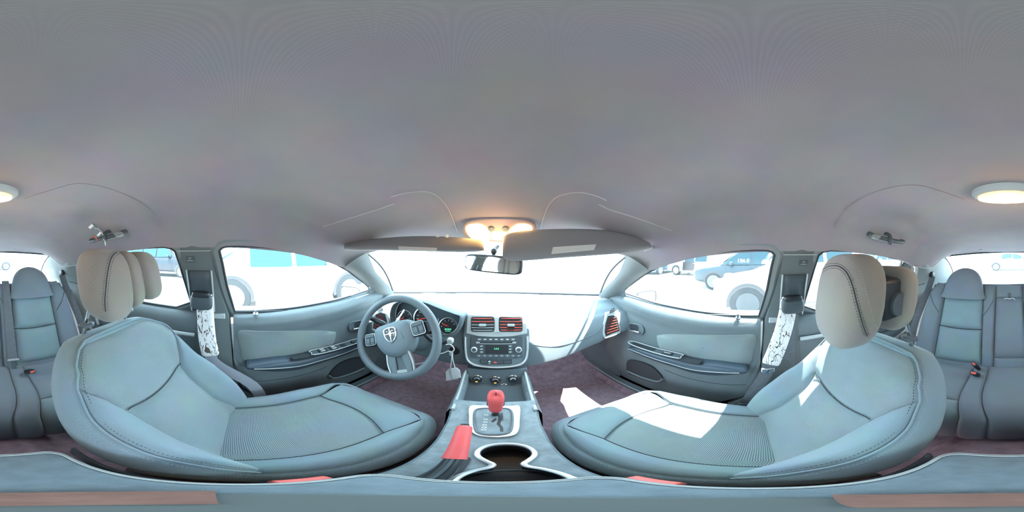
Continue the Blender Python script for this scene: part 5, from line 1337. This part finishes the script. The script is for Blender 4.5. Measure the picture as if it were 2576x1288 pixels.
# sun visors
def visor(top, bot, th, label, lab_px, nm):
    top = [p * 0.90 for p in top]; bot = [p * 0.90 for p in bot]
    Vt = smooth_path(top, 5); Vb = smooth_path(bot, 5)
    rows = []
    n = len(Vt)
    for k in range(13):
        t = k / 12; rows.append([a.lerp(b, t) for a, b in zip(Vt, Vb)])
    nn = (rows[6][1 + n // 2] - rows[6][n // 2]).cross(rows[7][n // 2] - rows[6][n // 2]).normalized()
    if nn.y > 0: nn = -nn
    cen = rows[6][n // 2]
    def thk(i, j): return th * (max(0.05, 1 - abs(2 * i / 12 - 1) ** 6) * max(0.05, 1 - abs(2 * j / (n - 1) - 1) ** 10)) ** 0.5
    f = [[p + nn * thk(i, j) for j, p in enumerate(r)] for i, r in enumerate(rows)]
    b = [[p - nn * thk(i, j) for j, p in enumerate(r)] for i, r in enumerate(rows)]
    R_ = thing('sun_visor', label, 'sun visor', cen - V((0, 0, 0.05)), 'sun visors')
    m = MB().grid(f); m.grid(b); per = lambda g: g[0] + [r[-1] for r in g[1:-1]] + g[-1][::-1] + [r[0] for r in g[-2:0:-1]]
    m.grid([per(f), per(b)], cu=True)
    vo = mk('visor_pad', m, M['visor'], R_, angle=60)
    if lab_px:
        q = [apl(*p, cen + nn * (th + 0.0006), nn) for p in lab_px]
        mk('warning_label', MB().prism(q, nn * 0.0006), M['paper'], R_, smooth=False)
    return R_, rows, nn
pr_, rows, nn = visor([ay(1264, 598, 0.56), ay(1300, 584, 0.565), ay(1420, 577, 0.555), ay(1520, 580, 0.53), ay(1585, 594, 0.48), ay(1637, 613, 0.415)],
      [ay(1264, 646, 0.44), ay(1295, 655, 0.44), ay(1400, 648, 0.435), ay(1500, 641, 0.42), ay(1590, 634, 0.40), ay(1637, 625, 0.385)], 0.009, 'grey cloth sun visor tipped down on the passenger side with a white label', [(1391,622),(1500,615),(1494,629),(1387,639)], 'p')
mk('visor_mount', MB().tube([headpt(1640, 622, 0.002), ay(1620, 628, 0.37)], 0.006, 8), M['light'], pr_)
dr_, rows, nn = visor([ay(1214, 606, 0.60), ay(1150, 600, 0.605), ay(1050, 596, 0.60), ay(950, 602, 0.555), ay(900, 609, 0.50), ay(866, 616, 0.44)],
      [ay(1218, 630, 0.455), ay(1150, 632, 0.455), ay(1050, 630, 0.45), ay(950, 628, 0.44), ay(900, 629, 0.42), ay(866, 627, 0.40)], 0.008, 'grey cloth sun visor folded up on the driver side', [(1002,620),(1100,624),(1098,631),(1003,628)], 'd')
for px in (1101, 1124):
    q = ay(px, 594, 0.52); mk('visor_clip', MB().blob(q, (0.006, 0.006, 0.007)), M['white'], dr_)
# inside mirror
RM = thing('rear_view_mirror', 'dark rear view mirror hanging behind the passenger visor', 'mirror', ay(1240, 690, 0.66))
mc = ay(1240, 664, 0.66); Rm = Matrix.Rotation(rad(4), 3, 'Y') @ Matrix.Rotation(rad(-14), 3, 'Z')
mk('mirror_housing', MB().blob(mc, (0.122, 0.022, 0.036), R=Rm, e=(0.35, 0.45), nu=32, nv=16), M['black'], RM)
mk('mirror_face', MB().prism([mc + Rm @ V((a, -0.0225, b)) for a, b in rrect(0, 0, 0.222, 0.058, 0.02, 6)], Rm @ V((0, -0.001, 0))), M['mirror'], RM)
mk('mirror_arm', MB().tube(smooth_path([mc + V((0, 0.02, 0.01)), mc + V((0.004, 0.03, 0.05)), V((0.005, 0.70, 0.045))], 5), 0.008, 10), M['black'], RM)
mk('mirror_ball', MB().blob(mc + V((0.003, 0.012, 0.052)), (0.014, 0.014, 0.014)), M['black'], RM)
# grab handles
for s, who in SIDES:
    if s > 0: ends = [headpt(2186, 588), headpt(2205, 594), headpt(2240, 602), headpt(2265, 606)]
    else: ends = [headpt(316, 582), headpt(298, 588), headpt(262, 597), headpt(236, 603)]
    inw = V((-s * 0.9, 0, -0.35)).normalized()
    GH = thing('grab_handle', ('black grab handle with tags tied to it above the rear driver side window' if s < 0 else 'bare black grab handle above the rear passenger side window'), 'grab handle', ends[1] + V((0, 0, -0.02)), 'rear grab handles')
    pth = [ends[0], ends[0] + inw * 0.022, ends[1] + inw * 0.036, ends[2] + inw * 0.036, ends[3] + inw * 0.022, ends[3]]
    mk('handle_bar', MB().tube(smooth_path(pth, 5), 0.0105, 12), M['dkgrey'], GH)
    mk('handle_highlight', MB().blob(ends[0].lerp(ends[1], 0.4) + inw * 0.030, (0.013, 0.026, 0.0115), e=(0.7, 0.7)), M['pillar'], GH)  # paler tone painted in for the highlight on the handle
    hk = ends[1].lerp(ends[2], 0.45)
    mk('coat_hook', MB().tube(smooth_path([hk + inw * 0.005 + V((0, 0, 0.022)), hk + inw * 0.040 + V((0, 0, 0.022)), hk + inw * 0.052, hk + inw * 0.042 + V((0, 0, -0.016))], 5), 0.009, 10), M['dkgrey'], GH)
    if s < 0:
        HT = thing('hanging_tag', 'cut-out card with white labels and string tied to the grab handle', 'card', ends[3] + inw * 0.06 + V((0, 0, -0.02)))
        pl0 = ends[2] + inw * 0.055
        def ht(px, py): return apl(px, py, pl0, inw)
        mk('card_body', MB().prism([ht(*p) for p in [(222,572),(233,562),(241,568),(238,574),(250,577),(256,585),(252,592),(244,598),(238,594),(236,586),(230,578)]], inw * 0.002), M['plastic'], HT)
        for pp in ([(223,571),(232,563),(237,568),(228,576)], [(244,592),(252,583),(257,586),(249,594)]):
            mk('card_label', MB().prism([ht(*p) + inw * 0.002 for p in pp], inw * 0.001), M['paper'], HT)
        mk('string', MB().tube([ht(*p) + inw * 0.004 for p in [(238,571),(243,575),(248,574),(252,579),(256,581),(259,587),(261,591)]], 0.0014, 6), M['paper'], HT)
        mk('string', MB().tube([ht(*p) + inw * 0.004 for p in [(262,600),(265,610),(267,618),(267,605)]], 0.0012, 6), M['paper'], HT)
        mk('red_cord', MB().tube([ht(*p) + inw * 0.002 for p in [(236,598),(238,592),(241,596),(247,606)]], 0.002, 6), M['redbtn'], HT)
for px, py, sd_ in ((2467, 629, 'passenger'), (35, 628, 'driver')):
    p = headpt(px, py, 0.004)
    if p: tag(mk('trim_clip', MB().blob(p, (0.014, 0.008, 0.004)), M['light']), 'small pale clip above the rear window on the %s side' % sd_, 'clip', 'clips above the rear window')

# ================================================================== FRONT SEAT BELTS
for s, who in SIDES:
    FB = thing('front_seat_belt', 'dark front seat belt running down the centre pillar, %s side' % who, 'seat belt', (s * 0.63, -0.16, -0.75), 'front seat belts')
    if s > 0: pc = [(1987,748),(1981,785),(1972,825),(1957,870),(1938,915)]
    else: pc = [(516,740),(516,775),(518,815),(522,855),(530,893)]
    P = [ax(px, py, s * x) for (px, py), x in zip(pc, (0.635, 0.630, 0.622, 0.612, 0.602))]
    end = [P[-1] + V((0, 0.01, -0.04)), V((s * 0.605, 0.0, -0.66)), V((s * 0.625, 0.03, -0.80))] if s > 0 else [P[-1] + V((0, 0.02, -0.05)), V((s * 0.60, 0.04, -0.62)), V((s * 0.60, 0.09, -0.80))]
    full = [P[0] + V((s * 0.008, 0, 0.035))] + P + end
    mk('belt_strap', MB().ribbon([full[0], P[0] + V((s * 0.002, 0, 0.006))], (0.1 * s, 1, 0.15), 0.047, 0.0016), M['belt'], FB)
    mk('belt_strap', MB().ribbon(smooth_path([P[-1] + (P[-1] - P[-2]).normalized() * 0.004] + end, 5), (0.1 * s, 1, 0.15), 0.047, 0.0016), M['belt'] if s > 0 else M['beltlt'], FB)
    mk('belt_return', MB().ribbon([P[0] + V((s * 0.02, -0.01, 0.0)), V((s * 0.672, -0.15, -0.5)), V((s * 0.668, -0.15, -0.85))], (0, 1, 0), 0.047, 0.0016), M['belt'], FB)
    mk('belt_anchor', MB().blob(full[-1], (0.012, 0.03, 0.03), e=(0.5, 0.5)), M['dkgrey'], FB)
    if s > 0: mk('belt_tongue', MB().box(P[-1] + V((-0.004, 0.010, -0.035)), (0.014, 0.05, 0.03)), M['chrome'], FB, bevel=0.004)
    # padded sleeve
    sp = smooth_path(P, 6); sp = [p.lerp(q, 0.0) for p, q in zip(sp, sp)]
    rings = []
    for i, p in enumerate(sp):
        t = (sp[min(i + 1, len(sp) - 1)] - sp[max(i - 1, 0)]).normalized(); d = V((0.1 * s, 1, 0.15)); d = (d - t * d.dot(t)).normalized(); q = t.cross(d)
        e = 1.0 if 0 < i < len(sp) - 1 else 0.9
        rings.append([p + d * (0.034 * e * math.copysign(abs(cos(a)) ** 0.5, cos(a))) + q * (0.012 * e * math.copysign(abs(sin(a)) ** 0.6, sin(a))) for a in [2 * pi * k / 20 for k in range(20)]])
    sm = MB().grid(rings, cu=True); sm.f += [tuple(range(20)), tuple(len(sm.v) - 20 + k for k in range(20))]
    tag(mk('belt_pad', sm, M['camo'], angle=60), 'white twig-print pad wrapped around the front %s belt' % who, 'belt pad', 'twig-print belt pads')
    # floor buckle beside the tunnel
    bp = az_(1660, 1210, -0.60) if s > 0 else az_(790, 1206, -0.60)
    bp = V((s * 0.099, 0.045 if s > 0 else 0.022, -0.664)); dd = V((s * 0.05, 0.35, 1)).normalized()
    FBK = thing('front_buckle', 'red-topped belt buckle between the %s seat and the console' % who, 'belt buckle', bp, 'front seat buckles')
    Rq = dd.to_track_quat('Z', 'Y').to_matrix()
    mk('buckle_body', MB().blob(bp + dd * 0.01, (0.011, 0.030, 0.055), R=Rq, e=(0.4, 0.4)), M['black'], FBK)
    mk('release_button', MB().box(bp + dd * 0.064, (0.014, 0.050, 0.014), Rq), M['redbtn'], FBK, bevel=0.003)
    mk('buckle_stalk', MB().tube([bp - dd * 0.03, V((bp.x + s * 0.008, bp.y - 0.06, -0.84))], 0.008, 8), M['black'], FBK)

# ================================================================== OUTSIDE MIRRORS
for s, who in SIDES:
    c = ax(1618, 744, 1.0) if s > 0 else ax(889, 733, -1.0)
    OM = thing('door_mirror', 'pearl outside mirror on the %s door' % who, 'mirror', c - V((0, 0, 0.07)), 'door mirrors')
    Rm = Matrix.Rotation(rad(-22 * s), 3, 'Z')
    mk('mirror_shell', MB().blob(c, (0.100, 0.055, 0.058), R=Rm, e=(0.45, 0.5), nu=32, nv=16), M['pshell'], OM)
    mk('mirror_face', MB().prism([c + Rm @ V((a, -0.057, b)) for a, b in rrect(0, 0, 0.150, 0.084, 0.025, 6)], Rm @ V((0, -0.001, 0))), M['mirror'], OM)
    mk('mirror_rim', MB().tube([c + Rm @ V((a, -0.056, b)) for a, b in rrect(0, 0, 0.164, 0.098, 0.03, 6)], 0.0055, 6, closed=True), M['rubber'], OM)
    mk('mirror_foot', MB().tube([c + V((-s * 0.08, 0.01, -0.05)), V((s * 0.78, c.y + 0.04, -0.235))], [0.03, 0.04], 12), M['ps'], OM)

# ================================================================== PARKED CARS OUTSIDE (local frame: +Y nose, z from the ground)
def car(label, loc, heading, paint, kind='sedan', rim='alloy', group='parked cars', wr=0.33, H=1.46, L=4.7, W=1.80, wb=2.75, text=None, open_door=False, lights=True, scale=1.0):
    R_ = bpy.data.objects.new({'sedan': 'sedan_car', 'suv': 'sport_utility_car', 'pickup': 'pickup_truck'}[kind], None); COL.objects.link(R_)
    R_['label'] = label; R_['category'] = 'pickup' if kind == 'pickup' else 'car'; R_['group'] = group
    hw = W / 2; yf = L / 2; bel = {'sedan': 0.93, 'suv': 1.03, 'pickup': 1.08}[kind]
    ya = wb / 2 + 0.02; yr = -wb / 2 + 0.02
    if kind == 'sedan':
        top = [(-yf, 0.70), (-yf + 0.06, 0.93), (-yf + 0.5, 1.00), (-0.95, 1.0), (0.75, 0.96), (1.0, 0.95), (yf - 0.5, 0.84), (yf - 0.12, 0.74), (yf, 0.55)]
        gh = [(-1.55, 1.0), (-1.0, H - 0.12), (-0.45, H), (0.1, H - 0.01), (0.45, H - 0.08), (1.12, 0.97)]
    elif kind == 'suv':
        top = [(-yf, 0.80), (-yf + 0.05, 1.02), (-1.5, 1.06), (0.8, 1.05), (1.1, 1.05), (yf - 0.45, 0.98), (yf - 0.10, 0.86), (yf, 0.62)]
        gh = [(-yf + 0.08, 1.05), (-yf + 0.35, H - 0.06), (-1.2, H), (0.1, H - 0.01), (0.45, H - 0.08), (1.05, 1.06)]
    else:
        top = [(-yf, 1.02), (-yf + 0.03, 1.06), (-0.9, 1.08), (0.7, 1.07), (0.95, 1.02), (yf - 0.75, 0.84), (yf - 0.14, 0.74), (yf, 0.56)]
        gh = [(-0.95, 1.08), (-0.85, H - 0.05), (-0.5, H), (0.2, H - 0.01), (0.5, H - 0.09), (1.10, 1.10)]
    ys = sorted(set([t[0] for t in top] + [-yf + L * k / 24 for k in range(25)]))
    rows = []
    for y in ys:
        zt = interp(top, y); e = min(1, (yf - abs(y)) / 0.35 + 0.0); k = 0.80 + 0.20 * max(0, e) ** 0.5
        z0 = 0.24 + 0.10 * (1 - max(0, min(1, e))); w_ = hw * k
        sec = [(0, z0), (w_ * 0.92, z0), (w_ * 0.98, 0.34), (w_, 0.55), (w_ * 0.995, min(zt - 0.06, 0.78)), (w_ * 0.95, zt - 0.025), (w_ * 0.80, zt + 0.005), (0, zt + 0.02)]
        rows.append([V((a, y, b)) for a, b in sec] + [V((-a, y, b)) for a, b in sec[-2:0:-1]])
    m = MB().grid(rows, cu=True); n = len(rows[0]); m.f += [tuple(range(n)), tuple(len(m.v) - n + k for k in range(n))]
    bo = mk('car_body', m, paint, R_, raw=True, sub=1, angle=50)
    rows = []
    gys = sorted(set([g[0] for g in gh] + [gh[0][0] + (gh[-1][0] - gh[0][0]) * k / 14 for k in range(15)]))
    def gw(y, z): return hw * (0.93 - 0.22 * (z - bel) / max(0.1, H - bel))
    for y in gys:
        zt = interp(gh, y); wt = gw(y, zt)
        rows.append([V((a, y, b)) for a, b in ((gw(y, bel), bel - 0.06), (wt + 0.0, zt - 0.03), (wt * 0.88, zt), (0, zt + 0.012), (-wt * 0.88, zt), (-wt, zt - 0.03), (-gw(y, bel), bel - 0.06))])
    cab = mk('cabin', MB().grid(rows), paint, R_, raw=True, angle=50)
    # side windows (front and rear panes), screens
    y0, y1 = gh[0][0], gh[-1][0]
    def zroof(y): return interp(gh, y) - 0.06
    spans = ((0.02, y1 - 0.20), (-0.88, -0.06)) if kind != 'pickup' else ((-0.05, y1 - 0.22), (-0.78, -0.13))
    if kind == 'suv': spans += ((y0 + 0.22, -0.96),)
    for sg in (-1, 1):
        for a, b in spans:
            pts = []
            N_ = 10
            for k in range(N_ + 1):
                y = lerp(a, b, k / N_); z = max(zroof(y), bel + 0.03); pts.append(V((sg * (gw(y, z) + 0.012), y, z)))
            pts += [V((sg * (gw(b, bel) + 0.012), b, bel + 0.02)), V((sg * (gw(a, bel) + 0.012), a, bel + 0.02))]
            pw_ = mk('side_window', MB().prism(pts, (sg * -0.01, 0, 0)), M['autoglass'], cab, raw=True, smooth=False)
    def screen(ya_, za, yb_, zb_, nm):
        q = [V((gw(0, za) * 0.86, ya_, za)), V((gw(0, zb_) * 0.80, yb_, zb_)), V((-gw(0, zb_) * 0.80, yb_, zb_)), V((-gw(0, za) * 0.86, ya_, za))]
        mk(nm, MB().prism(q, (0, 0.012 if ya_ > yb_ else -0.012, 0.02)), M['autoglass'], cab, raw=True, smooth=False)
    screen(gh[-1][0] - 0.06, gh[-1][1] + 0.04, gh[-2][0] + 0.06, gh[-2][1] - 0.02, 'front_screen')
    screen(gh[0][0] + 0.06, gh[0][1] + 0.05, gh[1][0] - 0.03, gh[1][1] - 0.02, 'rear_screen')
    # wheels
    for y in (ya, yr):
        for sg in (-1, 1):
            c = V((sg * (hw - 0.10), y, wr)); axx = (sg, 0, 0)
            wh = mk('wheel', MB().lathe([(wr * 0.60, -0.10), (wr * 0.93, -0.10), (wr, -0.06), (wr, 0.07), (wr * 0.95, 0.105), (wr * 0.68, 0.115), (wr * 0.62, 0.10)], c, axx, 36), M['tyre'], R_, raw=True)
            if rim == 'steel':
                mk('rim', MB().lathe([(wr * 0.64, 0.112), (wr * 0.60, 0.095), (wr * 0.52, 0.065), (wr * 0.42, 0.06), (wr * 0.30, 0.085), (wr * 0.22, 0.085), (0.001, 0.085)], c, axx, 36), M['steel'], wh, raw=True)
                for k in range(12):
                    a = 2 * pi * k / 12; mk('rim_hole', MB().lathe([(0.014, 0), (0.013, 0.003), (0.001, 0.003)], c + V((sg * 0.0625, cos(a) * wr * 0.47, sin(a) * wr * 0.47)), axx, 10), M['black'], wh, raw=True)
                for k in range(5):
                    a = 2 * pi * k / 5 + 0.3; mk('wheel_nut', MB().lathe([(0.013, 0), (0.012, 0.016), (0.001, 0.02)], c + V((sg * 0.085, cos(a) * wr * 0.18, sin(a) * wr * 0.18)), axx, 8), M['chrome'], wh, raw=True)
            else:
                mk('rim', MB().lathe([(wr * 0.66, 0.112), (wr * 0.62, 0.10), (wr * 0.58, 0.04), (0.001, 0.03)], c, axx, 36), M['dkgrey'] if rim == 'alloy' else M['rim'], wh, raw=True)
                mk('rim_edge', MB().lathe([(wr * 0.67, 0.11), (wr * 0.66, 0.118), (wr * 0.59, 0.112), (wr * 0.58, 0.09)], c, axx, 36, cap=False), M['rim'], wh, raw=True)
                nsp = 9
                for k in range(nsp):
                    a = 2 * pi * k / nsp; d = V((0, cos(a), sin(a))); t = V((0, -sin(a), cos(a)))
                    mk('rim_spoke', MB().prism([c + V((sg * 0.095, 0, 0)) + d * (wr * 0.12) + t * 0.026, c + V((sg * 0.108, 0, 0)) + d * (wr * 0.61) + t * 0.030, c + V((sg * 0.108, 0, 0)) + d * (wr * 0.61) - t * 0.030, c + V((sg * 0.095, 0, 0)) + d * (wr * 0.12) - t * 0.026], (-sg * 0.02, 0, 0)), M['rim'], wh, raw=True)
                mk('rim_cap', MB().lathe([(wr * 0.20, 0.08), (wr * 0.18, 0.105), (0.001, 0.11)], c, axx, 20), M['rim'], wh, raw=True)
            ar = [V((sg * (hw + 0.004), y + (wr + 0.055) * cos(a), wr + (wr + 0.055) * sin(a))) for a in [rad(-12 + 204 * k / 24) for k in range(25)]]
            ai = [V((sg * (hw + 0.004), y + (wr - 0.01) * cos(a), wr + (wr - 0.01) * sin(a))) for a in [rad(-12 + 204 * k / 24) for k in range(25)]]
            mk('wheel_arch', MB().grid([[p - V((sg * 0.14, 0, 0)) for p in ai], ai, ar, [p - V((sg * 0.05, 0, 0)) for p in ar]]), M['rubber'] if kind != 'sedan' or True else paint, bo, raw=True)
    for sg in (-1, 1):
        mk('wing_mirror', MB().blob((sg * (hw + 0.06), 0.72, bel + 0.06), (0.09, 0.06, 0.065), e=(0.6, 0.6), nu=16, nv=10), paint, R_, raw=True)
        mk('door_handle', MB().box((sg * (hw + 0.004), -0.05, bel - 0.10), (0.02, 0.18, 0.025)), paint, bo, raw=True, bevel=0.006)
        mk('door_handle', MB().box((sg * (hw + 0.002), -0.88, bel - 0.10), (0.02, 0.18, 0.025)), paint, bo, raw=True, bevel=0.006)
        mk('door_gap', MB().tube([V((sg * (hw + 0.001), 0.93, bel - 0.1)), V((sg * (hw + 0.001), 0.90, 0.40))], 0.006, 5), M['rubber'], bo, raw=True)
        mk('door_gap', MB().tube([V((sg * (hw + 0.001), -0.08 - 0.07, bel - 0.05)), V((sg * (hw + 0.001), -0.10, 0.36))], 0.006, 5), M['rubber'], bo, raw=True)
        mk('sill', MB().tube([V((sg * (hw - 0.03), yr + wr + 0.08, 0.25)), V((sg * (hw - 0.03), ya - wr - 0.08, 0.25))], 0.05, 8), M['plastic'], bo, raw=True)
        mk('headlamp', MB().blob((sg * hw * 0.70, yf - 0.16, 0.70 if kind != 'suv' else 0.82), (0.18, 0.13, 0.07), e=(0.7, 0.7), nu=16, nv=10), M['head'], R_, raw=True)
        mk('tail_lamp', MB().blob((sg * hw * 0.76, -yf + 0.06, 0.86), (0.14, 0.08, 0.09), e=(0.7, 0.7), nu=16, nv=10), M['tail'], R_, raw=True)
    mk('grille', MB().box((0, yf - 0.04, 0.56), (W * 0.5, 0.06, 0.16)), M['black'], bo, raw=True, bevel=0.02)
    mk('number_plate', MB().box((0, yf - 0.005, 0.42), (0.32, 0.02, 0.12)), M['paper'], bo, raw=True)
    if text:
        sg = text[1]
        mk('window_writing', text_mb(text[0], 0.20, V((sg * (gw(0.36, bel + 0.16) + 0.020), 0.30, bel + 0.16)), (0, sg, 0), (-sg * 0.22 * hw / (H - bel), 0, 1), 0.002), M['mark'], R_, raw=True)
    if open_door:
        dr = MB().prism([V((-hw, 0.88, 0.35)), V((-hw - 0.70, 0.55, 0.35)), V((-hw - 0.70, 0.55, 0.92)), V((-hw - 0.55, 0.62, 1.32)), V((-hw - 0.2, 0.80, 1.15)), V((-hw, 0.88, 0.95))], (0.03, 0.06, 0))
        mk('open_door', dr, paint, R_, raw=True, bevel=0.01)
        mk('door_opening', MB().prism([V((-hw - 0.006, 0.85, 0.36)), V((-hw - 0.006, -0.05, 0.36)), V((-hw - 0.006, -0.1, 0.95)), V((-hw - 0.006, 0.82, 0.95))], (0.02, 0, 0)), M['black'], bo, raw=True)
    R_.location = (loc[0], loc[1], 0); R_.rotation_euler = (0, 0, rad(heading)); R_.scale = (scale,) * 3
    return R_
car('white hatchback parked close beside the driver window', (-3.85, 1.05), 0, M['pw'], 'sedan', 'alloy', H=1.45, wb=2.50, L=4.3, wr=0.37)
car('black car with bright trim parked beyond the rear driver side window', (-8.4, -4.3), 0, M['pk'], 'suv', 'alloy', H=1.70, wb=2.85, L=4.9)
car('white pickup with black steel wheels close beside the passenger window', (3.85, -1.35), 0, M['pw'], 'pickup', 'steel', H=1.75, wb=2.85, L=4.36, wr=0.335)
car('navy blue car with white figures written on its window', (6.65, 0.05), 0, M['pn'], 'sedan', 'alloy', text=('106.0', -1), H=1.50, wb=2.7, L=4.5)
car('white sedan with its front door standing open', (10.6, 3.55), -10, M['pw'], 'sedan', 'rimwhite', H=1.45, open_door=True)
car('bright blue car showing its nose past the passenger mirror', (11.0, 7.0), 90, M['pb'], 'sedan', 'alloy', H=1.40)
car('white car parked behind the navy blue one, seen through the rear passenger side window', (7.3, -7.0), 0, M['pw'], 'suv', 'alloy', H=1.65)
car('pale car parked far behind, seen through the rear window', (-0.3, -14.0), 90, M['ps'], 'sedan', 'alloy', H=1.45)
